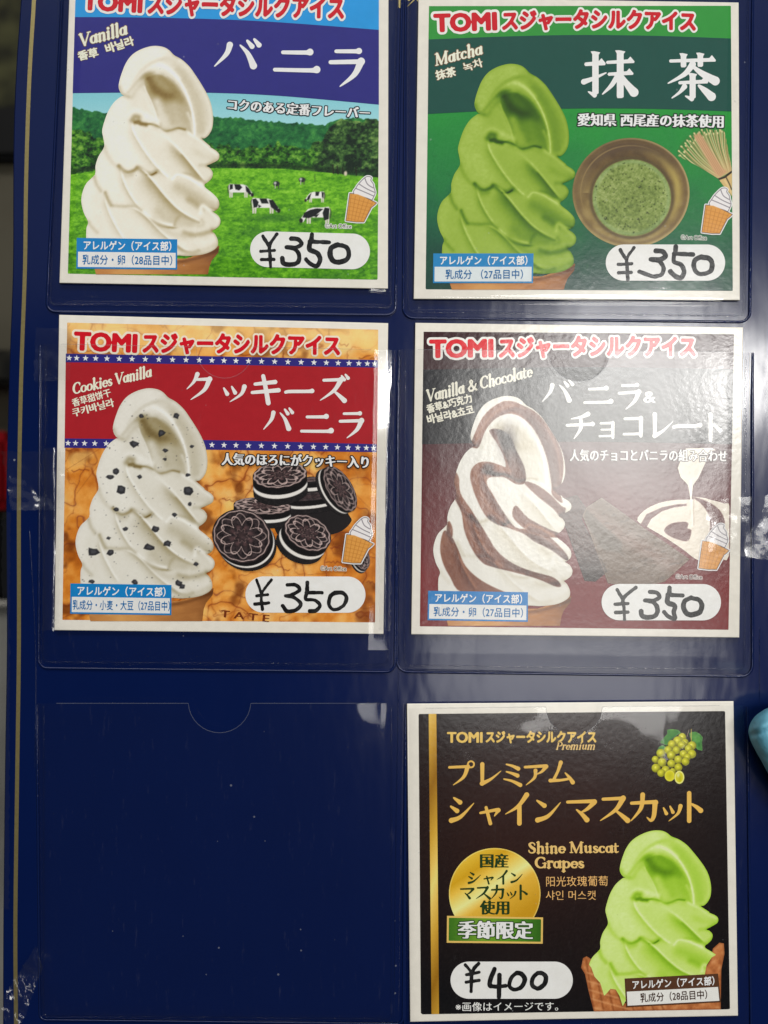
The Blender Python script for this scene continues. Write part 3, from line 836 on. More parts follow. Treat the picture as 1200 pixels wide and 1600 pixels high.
    # edges turn away
    t.T -= 0.13 * np.exp(-(np.clip(f, 0, 99) / 2.0) ** 2) * np.clip((X - 200) / 80, 0, 1)
    t.T -= 0.06 * np.exp(-(np.clip(f, 0, 99) / 3.0) ** 2)
    t.T += (fbm(X, Y, 3.5, 41) - 0.5) * 0.05 + (fbm(X, Y, 22, 42) - 0.5) * 0.05
    t.T = 0.93 - (0.93 - t.T) * 1.30
    return np.clip(t.T, 0, 1), f

SWX, SWY = grid(120, 66, 350, 408, 0.9)
SW_T, SW_F = swirl_tone(SWX, SWY)

VAN = [(0, (112,84,34)), (0.25, (158,140,92)), (0.5, (192,180,150)), (0.72, (222,215,197)), (0.88, (236,232,220)), (1, (245,243,237))]
COOK = [(0, (98,78,40)), (0.25, (150,136,98)), (0.5, (182,174,150)), (0.72, (208,203,188)), (0.88, (224,221,211)), (1, (238,236,229))]
MAT = [(0, (30,52,8)), (0.25, (56,92,14)), (0.5, (92,130,24)), (0.72, (132,162,46)), (0.88, (154,180,70)), (1, (188,208,116))]
MUS = [(0, (78,120,16)), (0.25, (118,166,28)), (0.5, (156,198,54)), (0.72, (184,214,92)), (0.88, (204,226,134)), (1, (226,240,184))]
CHO = [(0, (28,10,8)), (0.3, (54,26,22)), (0.55, (82,44,34)), (0.8, (112,64,46)), (1, (160,108,80))]

def affine(src, dst):
    A = np.array([(x, y, 1) for x, y in src], float); B = np.array(dst, float)
    M, *_ = np.linalg.lstsq(A, B, rcond=None)
    return lambda V: np.concatenate([V, np.ones((len(V), 1))], 1) @ M

def swirl(parent, h, ramp, wf, extra=None, mask=None, label=None):
    C = lerp_cols(SW_T, ramp)
    if extra is not None: C = extra(C)
    F = SW_F if mask is None else np.minimum(SW_F, mask(SWX, SWY))
    o = layer('soft_serve_picture', F, SWX, SWY, h, pic_mat(), parent, C, wf)
    if label: o['label'] = label
    return o

def cone(parent, h, wf, bottom, ylip=400.0):
    """wafer cup below the swirl, in vanilla-card pixels"""
    X, Y = grid(136, 378, 348, bottom + 2, 0.9)
    lip = z2([(1118,735),(1110,790),(1060,850),(1045,890)])
    out = [(141, 392), (146, 412), (150, bottom), (325, bottom), (327.5, 415)] + list(reversed(lip)) + [(330, 391), (290, 404), (230, 404), (170, 395)]
    F = sd_poly(X, Y, out)
    u = np.clip((X - 145) / 195, 0, 1)
    t = 0.55 + 0.35 * np.exp(-((u - 0.30) / 0.25) ** 2) - 0.35 * np.clip((u - 0.75) / 0.25, 0, 1) ** 2
    yl = 409 - 22 * np.clip((X - 250) / 92, 0, 1) ** 2
    t -= 0.28 * np.exp(-((Y - yl - 3) / 3.5) ** 2) * (Y > yl)
    t += 0.12 * np.exp(-((Y - yl + 3) / 2.5) ** 2)
    t += (fbm(X * 0.4, Y, 6, 12) - 0.5) * 0.22
    C = lerp_cols(np.clip(t, 0, 1), [(0, (96,56,28)), (0.4, (150,96,50)), (0.7, (188,128,70)), (1, (212,158,92))])
    return layer('cone_picture', F, X, Y, h, pic_mat(), parent, C, wf)

def small_cone(parent, h, x, y, k=1.0):
    """little drawn cone emblem with a white edge (x, y = top left of a 34 x 72 px drawing)"""
    tr = lambda L: [(x + a * k, y + b * k) for a, b in L]
    ice = spline(tr([(20,30),(18,24),(22,18),(26,12),(36,2),(42,0),(46,2),(45,6),(49,12),(50,18),(52,25),(50,31),(47,37)]), False, 4)
    icep = [tuple(p) for p in ice] + tr([(40,34),(30,31)])
    wafer = tr([(12,27),(24,28),(34,32),(42,36),(50,40),(54,42),(50,46),(46,49),(34,72),(22,72),(6,70)])
    X, Y = grid(x - 4, y - 6, x + 64, y + 80, 0.7)
    fi = sd_poly(X, Y, icep); fw = sd_poly(X, Y, wafer)
    F = np.maximum(fi, fw) + 2.4 * k
    p = Pic(x - 4, y - 6, x + 64, y + 80, 0.7); p.C[:] = 240 / 255
    a = np.clip(np.maximum(fi, fw) + 1.3, 0, 1); p.mix((52, 44, 52), a)
    p.mix((228, 224, 224), np.clip(fi + 0.5, 0, 1))
    for l in ([(22,19),(34,24),(50,31)], [(27,12),(38,19),(51,25)], [(36,3),(40,12),(49,18)]):
        p.line(spline(tr(l), False, 4), 1.0, (74, 66, 78), 0.4)
    p.mix((214, 150, 70), np.clip(fw + 0.5, 0, 1))
    for q in range(6):
        p.line(tr([(14 + q * 7, 29 + q * 2), (9 + q * 5.2, 70)]), 0.8, (176, 112, 44), 0.5, 0.8)
        p.line(tr([(12 - q, 34 + q * 6.4), (48 - q * 2.6, 44 + q * 5.6)]), 0.8, (176, 112, 44), 0.5, 0.7)
    p.F = F
    return p.put('cone_emblem', h, parent)

def panel(name, quad, h, mat, parent, step=None):
    V = [P(a, b, h) for a, b in quad]
    return obj(name, V, [(3, 2, 1, 0)], mat, parent)

def poly_layer(name, pts, h, rgb, parent, step=1.0):
    a = np.array(pts, float)
    X, Y = grid(a[:, 0].min() - 2, a[:, 1].min() - 2, a[:, 0].max() + 2, a[:, 1].max() + 2, step)
    return layer(name, sd_poly(X, Y, a), X, Y, h, flat(rgb), parent)

def pill(parent, TL, TR, BR, BL, h):
    """white price field with round ends"""
    TL, TR, BR, BL = [np.array(v, float) for v in (TL, TR, BR, BL)]
    a = (TL + BL) / 2; b = (TR + BR) / 2; r = (np.linalg.norm(TL - BL) + np.linalg.norm(TR - BR)) / 4
    d = (b - a) / np.linalg.norm(b - a); a = a + d * r; b = b - d * r
    X, Y = grid(a[0] - r - 2, min(a[1], b[1]) - r - 2, b[0] + r + 2, max(a[1], b[1]) + r + 2, 0.8)
    dd, _ = dist_line(X, Y, [a, b])
    return layer('price_field', r - dd, X, Y, h, flat((232, 229, 224)), parent)

def yen350(ox, oy, k=1.0, dy=0.0, wf=1.0):
    t = lambda L: [(ox + (u - 300) / 4.444 * k, oy + (v - 510) / 4.444 * k) for u, v in L]
    return [(t([(315,530),(352,592)]), 5.2 * wf), (t([(412,514),(362,590),(364,660),(368,742)]), 5.2 * wf), (t([(300,634),(394,628)]), 5.6 * wf), (t([(304,692),(392,690)]), 5.6 * wf),
            (t([(512,545),(560,552),(582,582),(545,606),(478,606),(535,618),(566,662),(555,712),(500,728),(458,716),(450,684)]), 7.0 * wf),
            (t([(655,516),(650,562)]), 7.0 * wf), (t([(640,566),(775,572)]), 6.6 * wf), (t([(642,572),(640,622),(690,645),(712,690),(690,736),(646,722),(614,690)]), 7.2 * wf),
            (t([(836,588),(790,612),(782,660),(806,702),(852,708),(900,688),(912,640),(890,602),(836,590)]), 7.6 * wf)]

def allergen(parent, h, TL, TR, BL, BR, top_rgb, in_rgb, txt_rgb, line2, split=0.44, b2=(0.05, 0.95), top_c=(240,244,246), t1=(0.06, 0.94)):
    TL, TR, BL, BR = [np.array(v, float) for v in (TL, TR, BL, BR)]
    at = lambda u, v: tuple((TL * (1 - u) + TR * u) * (1 - v) + (BL * (1 - u) + BR * u) * v)
    p = panel('allergen_panel', [TL, TR, BR, BL], h, flat(top_rgb), parent)
    m = 0.015; mv = 0.055
    panel('allergen_field', [at(m, split), at(1 - m, split), at(1 - m, 1 - mv), at(m, 1 - mv)], h + 0.00006, flat(in_rgb), p)
    H = np.linalg.norm(BL - TL)
    text('allergen_heading', 'アレルゲン（アイス部）', at(t1[0], 0.36), at(t1[1], 0.36), H * 0.33, h + 0.00006, top_c, p, 30, (0.028, 0.028))
    text('allergen_lettering', line2, at(b2[0], 0.83), at(b2[1], 0.83), H * 0.345, h + 0.00012, txt_rgb, p, 30, (0.022, 0.022))
    return p

LOGO_RED = (196, 22, 36)
def logo(parent, h, a0, a1, b0, b1, cap, kana, arch=0.0, fill=LOGO_RED, edge=(240, 230, 222), g=0.10):
    o = text('brand_lettering', 'TOMI', a0, a1, cap, h, fill, parent, 48, (0.055, 0.045), (g, edge) if edge else None)
    text('brand_kana', 'スジャータシルクアイス', b0, b1, kana, h, fill, parent, 48, (0.062, 0.05), (g, edge) if edge else None, arch=arch)
    return o
# ------------------------------------------------------------------ the five cards
H1 = 0.00206; dH = 0.00006
GRP = 'ice cream cards in the pockets of the board'

def card(label, TL, TR, BR, BL):
    bx, bz = (BL[0] + BR[0]) / 2, (BL[1] + BR[1]) / 2
    t = thing('menu_card', label, 'menu card', P(bx, bz, 0.0008), GRP)
    q = [np.array(v, float) for v in (TL, TR, BR, BL)]
    # board with slightly eased edges: front face inset 1 px from the sides
    c = sum(q) / 4
    V = [P(*v, 0.0003) for v in q] + [P(*v, 0.00185) for v in q] + [P(*(v + (c - v) / np.linalg.norm(c - v) * 1.2), 0.0020) for v in q]
    f = [(0, 1, 2, 3)]
    for a, b in ((0, 4), (4, 8)):
        for k in range(4):
            f.append((a + k, b + k, b + (k + 1) % 4, a + (k + 1) % 4))
    f.append((11, 10, 9, 8))
    obj('card_stock', V, f, flat((224, 219, 208)), t)
    return t

def band(parent, name, top, bot, h, rgb, pts=None):
    """strip between two curves given as (x, y) lists, left to right"""
    n = 33
    def even(c):
        c = spline(c, False, 8); xs = np.linspace(c[0, 0], c[-1, 0], n)
        return list(zip(xs, np.interp(xs, c[:, 0], c[:, 1])))
    a = even(top); b = even(bot)
    V = [P(*v, h) for v in a] + [P(*v, h) for v in b]
    f = [(k, n + k, n + k + 1, k + 1) for k in range(n - 1)]
    f = [tuple(x) for x in f]
    return obj(name, V, f, flat(rgb), parent)

# ---- vanilla
def vanilla_card():
    t = card('vanilla card with white ice cream, green pasture and grazing cows', (110, -52), (607, -38), (606, 451), (93, 442))
    h = H1
    pl = lambda y: 118 - (y - 0) * 0.0265
    # pasture
    p = Pic(100, 138, 596, 440, 1.0)
    X, Y = p.X, p.Y
    hz = lambda base: 145 + np.clip((X - 330) / 260, 0, 1) ** 1.4 * 18
    p.C[:] = np.array([130, 196, 208]) / 255
    p.mix((168, 216, 220), np.clip((Y - 150) / 45, 0, 1) * 0.7)
    ridge = np.interp(X, [100, 120, 140, 168, 240, 334, 372, 414, 455, 506, 525, 557, 590], [166, 168, 172, 176, 178, 182, 184, 189, 191, 196, 188, 183, 187])
    n1 = fbm(X, Y * 1.2, 14, 3, 5, 0.62); n2 = fbm(X, Y * 1.3, 5.5, 9, 4, 0.65)
    ridge = ridge + (vnoise(X, Y * 0, 4, 6) - 0.5) * 4
    far = lerp_cols(np.clip(n1 * 0.5 + n2 * 0.6 - 0.05, 0, 1), [(0.2, (14, 62, 38)), (0.5, (34, 104, 52)), (0.8, (72, 148, 66))])
    p.mix(far, np.clip((Y - ridge) * 0.8, 0, 1))
    # near wood edge
    edge = np.interp(X, [100, 130, 165, 334, 372, 400, 440, 480, 500, 515, 535, 560, 592], [196, 206, 216, 226, 232, 226, 224, 230, 222, 200, 188, 184, 188]) + (vnoise(X, Y * 0, 7, 16) - 0.5) * 12
    near = lerp_cols(np.clip(n2 * 1.0 + (n1 - 0.5) * 0.7, 0, 1), [(0.2, (10, 34, 14)), (0.42, (34, 84, 22)), (0.62, (78, 136, 38)), (0.85, (128, 178, 66))])
    p.mix(near, np.clip((Y - edge) * 0.6, 0, 1))
    big = np.clip((X - 485) / 18 + (vnoise(X, Y, 12, 77) - 0.5) * 1.5, 0, 1) * np.clip((Y - edge) * 0.5, 0, 1)
    tre = lerp_cols(np.clip(n2 * 0.9 + (n1 - 0.5) * 1.0 - (Y - 190) / 500, 0, 1), [(0.18, (16, 34, 18)), (0.42, (44, 78, 34)), (0.62, (84, 122, 56)), (0.85, (134, 160, 90))])
    p.mix(tre, big)
    # meadow
    mead = np.interp(X, [100, 112, 150, 334, 440, 520, 592], [272, 272, 266, 262, 263, 270, 277])
    g1 = fbm(X, Y * 2.2, 12, 23, 4); g2 = fbm(X, Y * 1.6, 4, 29, 4, 0.7)
    gr = lerp_cols(np.clip(g1 * 0.5 + g2 * 0.55 + (330 - Y) / 900, 0, 1), [(0.2, (44, 106, 16)), (0.45, (82, 150, 22)), (0.62, (112, 182, 34)), (0.85, (150, 208, 66))])
    p.mix((18, 38, 16), np.clip(1 - np.abs(Y - mead + 4) / 6, 0, 1) * 0.75 * (n2 > 0.36))
    p.mix(gr, np.clip((Y - mead) * 0.8, 0, 1))
    for cx, cy, rx, ry, a in ((425, 341, 40, 6, .5), (395, 362, 26, 7, .35), (520, 431, 22, 5, .45), (505, 341, 30, 5, .35), (380, 302, 26, 3, .3), (438, 295, 10, 1.6, .5), (560, 273, 26, 3, .5)):
        w = np.exp(-(((X - cx) / rx) ** 2 + ((Y - cy) / ry) ** 2))
        p.mix((34, 84, 40), w * a)
    for x, y, hh in ((520, 258, 13), (527, 260, 12), (535, 262, 10), (556, 262, 12)):
        p.line([(x, y), (x + 1, y + hh)], 1.8, (30, 30, 18), 0.6)
    p.line([(492, 272), (492, 284)], 0.9, (70, 100, 40), 0.5)
    # cows: white bodies, black patches, facing right (k > 0) or left
    def cow(x, y, k, pat, s=1.0):
        T = lambda L: [(x + a * k * s, y + b * s) for a, b in L]
        body = T([(0, 3), (2, 0), (12, 1), (22, 1), (29, 3), (34, 9), (38, 15), (39, 20), (35, 20), (31, 13), (27, 13), (26, 14), (10, 14), (5, 14), (1, 12)])
        for a in (1, 4, 25, 28): p.poly(T([(a, 12), (a + 3, 12), (a + 2.4, 22), (a + 0.4, 22)]), (214, 208, 200), 0.5)
        p.poly(body, (232, 230, 226), 0.6)
        for q in pat: p.poly(T(q), (26, 28, 30), 0.6)
        p.line(T([(0, 3), (-1, 9), (0, 14)]), 1.2, (60, 54, 50), 0.5)
        p.blob(*T([(38, 18)])[0], 2.4 * s, 3 * s, (30, 28, 28), 1, 0.6)
    cow(357, 287, 1, [[(2, 1), (7, 1), (7, 8), (2, 10)], [(9, 1), (18, 1), (22, 6), (17, 11), (11, 9)], [(27, 3), (33, 8), (37, 16), (34, 18), (28, 12)]], 0.98)
    cow(393, 309, 1, [[(1, 2), (6, 1), (10, 6), (8, 13), (3, 14)], [(11, 1), (21, 1), (24, 8), (14, 8)], [(24, 3), (30, 3), (37, 13), (37, 20), (31, 16), (27, 13)], [(9, 9), (14, 12), (10, 14)]], 1.12)
    cow(507, 299, -1, [[(1, 2), (6, 1), (5, 12), (2, 14)], [(10, 1), (18, 1), (18, 9), (12, 9)], [(26, 3), (33, 10), (36, 18), (30, 16)]], 0.78)
    cow(516, 323, -1, [[(1, 2), (7, 1), (10, 8), (8, 18), (2, 16)], [(9, 3), (17, 2), (26, 4), (34, 8), (36, 14), (28, 15), (20, 12)], [(14, 9), (22, 12), (18, 14)]], 1.2)
    for x, y in ((428, 283), (468, 277)):
        p.blob(x + 4, y + 4, 5.2, 4, (40, 46, 44), 1, 1); p.blob(x + 2, y + 3, 2, 2, (206, 208, 204), .9, 1); p.line([(x + 7, y + 5), (x + 7, y + 11)], 1.4, (60, 60, 54)); p.line([(x + 2, y + 6), (x + 2, y + 11)], 1.2, (180, 180, 170))
    p.blob(540, 271, 2.4, 3.6, (214, 200, 180), 1, 1)
    out = [(114, 141), (330, 141), (592, 158), (590, 437), (350, 433), (106, 427.5)]
    p.clip(out)
    p.put('pasture_picture', h, t)
    # headers
    band(t, 'header_band', [(119, -42), (350, -36), (592, -30)], [(117, 27), (240, 28), (400, 33), (592, 47)], h, (38, 146, 214))
    band(t, 'title_band', [(117, 26.6), (240, 27.6), (400, 32.6), (592, 46.6)], [(113.5, 145.5), (230, 144.5), (330, 145), (440, 150), (592, 163.5)], h + dH, (44, 42, 122))
    logo(t, h + 2 * dH, (129, 14), (220, 19), (229, 19), (536, 27), 38, 38)
    idv = lambda V: V
    cone(t, h + 2 * dH, lambda V: V, 428.6)
    swirl(t, h + 3 * dH, VAN, idv)
    brush('title_lettering', [('バ', 334, 60, 402, 112), ('ニ', 428, 68, 496, 122), ('ラ', 513, 74, 570, 136)], h + 2 * dH, (240, 236, 232), t, wk=1.0, rot=0.04)
    roman('english_lettering', 'Vanilla', (125, 73), (199, 53), 19, h + 2 * dH, (243, 232, 208), t, outline=(1.0, (120, 92, 70)))
    text('chinese_lettering', '香草', (123, 94), (154, 87), 16, h + 2 * dH, (243, 232, 208), t, 36, (0.045, 0.03), (0.05, (120, 92, 70)))
    text('korean_lettering', '바닐라', (166, 83), (210, 69), 16.5, h + 2 * dH, (243, 232, 208), t, 36, (0.045, 0.03), (0.05, (120, 92, 70)))
    text('slogan_lettering', 'コクのある定番フレーバー', (353, 170), (577, 184), 19.5, h + 2 * dH, (240, 240, 238), t, 40, (0.05, 0.012), (0.085, (22, 26, 34)), arch=-1)
    allergen(t, h + 4 * dH, (120, 371.7), (277, 373.8), (119.2, 419.6), (276.7, 421.2), (22, 124, 190), (226, 224, 222), (20, 104, 164), '乳成分・卵（28品目中）', 0.45, (0.055, 0.95))
    f = pill(t, (391, 360.5), (578, 366), (578, 421), (391, 417), h + 2 * dH)
    marker('price_handwriting', yen350(407.5, 364.7), h + 3 * dH, f)
    small_cone(t, h + 2 * dH, 535, 276, 0.98)
    text('copyright_lettering', '©Art Office', (508, 356), (549, 357), 9.5, h + 2 * dH, (40, 42, 40), t, 24, (0.02, 0.02), (0.10, (226, 230, 220)))
    return t

# ---- matcha
def matcha_card():
    t = card('matcha card with green ice cream, tea bowl and bamboo whisk', (654, -4), (1154, 4), (1156, 469), (646.5, 467))
    h = H1
    p = Pic(662, 4, 1148, 458, 2.0)
    X, Y = p.X, p.Y
    n = fbm(X, Y, 30, 51) - 0.5
    C = lerp_cols(np.clip((Y - 170) / 270 + n * 0.25 - (X - 900) / 3000, 0, 1), [(0, (40, 142, 56)), (0.4, (36, 122, 60)), (0.75, (30, 92, 62)), (1, (24, 64, 54))])
    p.C[:] = C
    rs = np.random.RandomState(4)
    p.clip([(670.5, 9.5), (1142, 9), (1145, 454.5), (665, 452)])
    for k in range(60):
        x, y = 670 + rs.rand() * 470, 10 + rs.rand() * 430; a = rs.rand() * 3
        p.line([(x, y), (x + 5 * cos(a), y + 5 * sin(a))], 1.2, (26, 96, 44), 1.0, 0.5)
    p.put('green_background', h, t)
    band(t, 'header_band', [(670.4, 9.5), (900, 9.2), (1142, 9.2)], [(669.6, 62), (800, 57), (910, 55), (1030, 56.5), (1142, 60.5)], h + dH, (50, 142, 58))
    band(t, 'title_band', [(669.6, 61.6), (800, 56.6), (910, 54.6), (1030, 56.1), (1142, 60.1)], [(668.6, 178), (780, 172.5), (900, 169.5), (1020, 170), (1142.8, 174)], h + dH * 1.5, (28, 76, 66))
    logo(t, h + 2 * dH, (679, 49), (775, 46), (783, 45), (1086, 46), 38, 33, 3.0)
    W = lambda V: V + np.array([556.0, 28.0])
    # bowl
    b = Pic(890, 210, 1085, 400, 0.9)
    X, Y = b.X, b.Y
    cx, cy = 986, 301
    r = np.hypot((X - cx) / 91.5, (Y - cy) / 85.5)
    b.F = (1 - r) * 88
    ang = np.arctan2(Y - cy, X - cx)
    lightn = 0.5 + 0.5 * np.sin(ang - 0.1)      # lower side of the wall faces up
    m = lerp_cols(np.clip(0.25 + 0.5 * lightn + (fbm(ang * 40, r * 60, 9, 3) - 0.5) * 0.5, 0, 1), [(0, (62, 46, 32)), (0.35, (104, 82, 48)), (0.65, (144, 122, 72)), (1, (186, 166, 112))])
    b.C[:] = m
    # right inner wall bright, left band, rim line
    b.mix((186, 166, 88), np.exp(-((r - 0.80) / 0.07) ** 2) * np.clip(np.cos(ang + 0.35), 0, 1) ** 2 * 0.8)
    b.mix((92, 74, 56), np.exp(-((r - 0.84) / 0.10) ** 2) * np.clip(-np.sin(ang + 0.25), 0, 1) * 0.85)
    b.mix((150, 126, 80), np.exp(-((r - 0.86) / 0.012) ** 2) * np.clip(-np.cos(ang - 0.7), 0, 1) * 0.8)
    b.mix((110, 88, 58), np.exp(-((r - 0.93) / 0.035) ** 2) * 0.55)
    b.mix((178, 158, 110), np.exp(-((r - 0.985) / 0.018) ** 2) * (0.55 + 0.35 * np.cos(ang)))
    # tea
    tx, ty = 987, 309
    rt = np.hypot((X - tx) / 62, (Y - ty) / 60.5)
    b.mix((84, 70, 44), np.exp(-((rt - 1.03) / 0.05) ** 2) * 0.8)
    tea = lerp_cols(np.clip(0.55 + (fbm(X, Y, 3.2, 61, 3, 0.7) - 0.5) * 0.9 + (fbm(X, Y, 30, 62) - 0.5) * 0.5 - 0.1 * (rt > 0.9), 0, 1), [(0, (78, 96, 40)), (0.5, (122, 140, 68)), (1, (172, 184, 118))])
    b.mix(tea, np.clip((1 - rt) * 40, 0, 1))
    b.mix((150, 172, 118), np.exp(-((rt - 0.93) / 0.05) ** 2) * 0.55 * (rt < 1))
    for k in range(150):
        a = rs.rand() * 6.28; q = math.sqrt(rs.rand()) * 0.93; s = 0.6 + 0.7 * rs.rand()
        b.blob(tx + 62 * q * cos(a), ty + 60 * q * sin(a), s, s, (58, 72, 26), 0.75, 0.5)
    for x, y, s in ((946, 341, 2.6), (931, 291, 1.8), (999, 292, 2.0), (1003, 283, 1.4), (997, 342, 1.8), (1011, 332, 1.6), (990, 363, 1.5), (1022, 319, 1.2), (987, 264, 1.3)):
        b.blob(x, y, s, s, (44, 56, 20), 0.9, 0.6); b.blob(x - 0.5, y - 0.6, s * 0.4, s * 0.4, (170, 184, 120), 0.8, 0.4)
    b.put('tea_bowl_picture', h + dH, t)
    # whisk
    w = Pic(1052, 196, 1146, 312, 0.8)
    w.F = np.full(w.X.shape, -9.0)
    fan = [(1059, 236), (1066, 222), (1082, 208), (1100, 201), (1116, 203), (1130, 203), (1136, 225), (1143, 262), (1144, 272), (1126, 281), (1122, 279), (1098, 264), (1072, 250), (1060, 244)]
    w.F = sd_poly(w.X, w.Y, spline(fan, True, 4))
    hd = [(1122, 279), (1130, 276), (1144, 268), (1144, 308), (1140, 302), (1130, 290)]
    w.F = np.maximum(w.F, sd_poly(w.X, w.Y, hd))
    w.C[:] = np.array([52, 122, 54]) / 255
    for k in range(46):
        u = k / 45.0
        a_ = radians(196 + 92 * u)
        r_ = 66 + 6 * sin(k * 2.3)
        tip = (1124 + r_ * 1.0 * cos(a_), 272 + r_ * 1.06 * sin(a_))
        basep = (1121 + 22 * u, 279 - 12 * u)
        bow = (0.5 - u) * 14
        mid = (tip[0] * 0.52 + basep[0] * 0.48 - abs(bow) * 0.3 - 2, tip[1] * 0.52 + basep[1] * 0.48 + bow * 0.5)
        col = [(214, 190, 136), (188, 156, 104), (230, 208, 158), (160, 128, 84)][k % 4]
        w.line(spline([tip, mid, basep], False, 6), 1.25, col, 0.45, 0.95)
        w.blob(tip[0], tip[1], 1.9, 1.3, (222, 204, 150), 0.9, 0.5, a_)
    w.poly([(1083, 212), (1093, 207), (1128, 262), (1136, 268), (1126, 276), (1118, 272)], (198, 152, 112), 1.5, 0.9)
    for k in range(9):
        w.line([(1086 + k * 1.4, 214 - k * 0.4), (1121 + k * 1.2, 272 - k * 0.4)], 0.8, (164, 118, 78) if k % 2 else (214, 176, 138), 0.5, 0.8)
    w.poly(hd, (206, 176, 118), 0.6); w.line([(1133, 282), (1144, 302)], 2, (232, 208, 158), 1.5, 0.7)
    w.line([(1120, 281), (1132, 277), (1145, 267)], 3.0, (42, 36, 30), 0.6)
    w.line([(1134, 276), (1140, 288), (1143, 296)], 1.6, (50, 44, 36), 0.6)
    w.F = np.minimum(w.F, 1143.6 - w.X)
    w.put('bamboo_whisk_picture', h + dH, t)
    cone(t, h + 2 * dH, W, 424.5)
    swirl(t, h + 3 * dH, MAT, W)
    brush('title_lettering', [('抹', 913, 79, 992, 153), ('茶', 1044, 82, 1119, 156)], h + 2 * dH, (232, 230, 228), t, 0.5, 0.92)
    roman('english_lettering', 'Matcha', (680, 103), (754, 84), 18, h + 2 * dH, (243, 232, 208), t, outline=(1.0, (124, 88, 60)))
    text('chinese_lettering', '抹茶', (682, 124), (713, 117), 16, h + 2 * dH, (243, 232, 208), t, 36, (0.045, 0.03), (0.05, (124, 88, 60)))
    text('korean_lettering', '녹차', (725, 112), (755, 103), 16, h + 2 * dH, (243, 232, 208), t, 36, (0.03, 0.02), (0.05, (124, 88, 60)))
    text('slogan_lettering', '愛知県 西尾産の抹茶使用', (902, 195), (1130, 198), 21.5, h + 2 * dH, (240, 238, 234), t, 40, (0.05, 0.012), (0.085, (28, 40, 30)), arch=0.5)
    allergen(t, h + 4 * dH, (677, 396), (833.6, 396), (676.5, 442.3), (832.7, 442.3), (34, 128, 186), (212, 220, 222), (24, 100, 156), '乳成分 （27品目中）', 0.45, (0.12, 0.90))
    f = pill(t, (946.5, 382), (1133, 382), (1133, 438.6), (946.5, 438.6), h + 2 * dH)
    st = yen350(966, 386, 0.98)
    marker('price_handwriting', [([(x + (12 if x > 1000 else 0), y - (2 if x > 1000 else 0)) for x, y in q], w_) for q, w_ in st], h + 3 * dH, f)
    small_cone(t, h + 3 * dH, 1091, 294, 0.98)
    text('copyright_lettering', '©Art Office', (1064, 374), (1104, 375), 9.5, h + 2 * dH, (40, 42, 40), t, 24, (0.02, 0.02), (0.10, (206, 212, 200)))
    return t

# ---- cookies and vanilla
def cookie_disc(parent, h, cx, cy, rx, ry, ang, thick, seed, name='cookie_picture', detail=1.0, tilt=(0, 1)):
    """a printed sandwich cookie: embossed dark top, dark side and white cream line"""
    m = max(rx, ry) + thick + 4
    p = Pic(cx - m, cy - m, cx + m, cy + m, 0.8)
    X, Y = p.X, p.Y
    def ell(dx, dy, k=1.0):
        u = (X - cx - dx) * cos(ang) + (Y - cy - dy) * sin(ang); v = -(X - cx - dx) * sin(ang) + (Y - cy - dy) * cos(ang)
        return u / rx / k, v / ry / k
    tx, ty = tilt
    u, v = ell(0, 0); r0 = np.hypot(u, v)
    mr = min(rx, ry)
    F = (1 - r0) * mr
    for k in range(1, 9):
        a, b = ell(tx * thick * k / 8, ty * thick * k / 8)
        F = np.maximum(F, (1 - np.hypot(a, b)) * mr)
    p.C[:] = np.array([30, 28, 29]) / 255
    p.mix((58, 52, 52), np.clip(fbm(X, Y, 5, seed) - 0.45, 0, 1) * 1.2)
    # cream: crescent between the shifted ellipses
    a, b = ell(tx * thick * 0.62, ty * thick * 0.62); c1 = (1 - np.hypot(a, b)) * mr
    a, b = ell(tx * thick * 0.40, ty * thick * 0.40); c0 = (1 - np.hypot(a, b)) * mr
    p.mix((226, 222, 216), np.clip(c1 + 0.5, 0, 1) * np.clip(-c0 + 0.5, 0, 1))
    a, b = ell(tx * thick * 0.40, ty * thick * 0.40)
    p.mix((22, 20, 21), np.clip((1 - np.hypot(a, b)) * mr + 0.3, 0, 1))
    # top
    top = np.clip(F * 0 + (1 - r0) * mr + 0.5, 0, 1)
    p.mix(lerp_cols(np.clip(fbm(X, Y, 4, seed + 3), 0, 1), [(0.3, (30, 26, 28)), (0.7, (58, 48, 50))]), top)
    th = np.arctan2(v, u)
    def arcline(val, w, col, a_):
        p.mix(col, np.clip((w - np.abs(val)) / 0.55 + 0.5, 0, 1) * a_ * top)
    col = (196, 172, 166)
    arcline((r0 - 0.93) * mr + np.sin(th * 14) * 0.5, 0.75, col, 0.85 * detail)
    n = 8
    ph = th * n / 2 + seed
    petal = 0.38 + 0.36 * np.abs(np.cos(ph))
    arcline((r0 - petal) * mr * 0.85, 0.8, col, 0.95 * detail)
    arcline((r0 - 0.22 - 0.05 * np.cos(th * n)) * mr, 0.6, (138, 112, 108), 0.7 * detail)
    pet2 = 0.84 - 0.20 * np.abs(np.cos(ph + 0.4)) ** 2
    arcline((r0 - pet2) * mr * 0.9, 0.65, col, 0.75 * detail)
    p.mix((124, 88, 88), np.exp(-((r0 - 0.33) / 0.09) ** 2) * np.clip(np.cos(ph) ** 2, 0, 1) * top * 0.5)
    p.mix((96, 72, 72), np.exp(-(r0 / 0.16) ** 2) * top * 0.5)
    p.F = F
    return p.put(name, h, parent, 0.02)

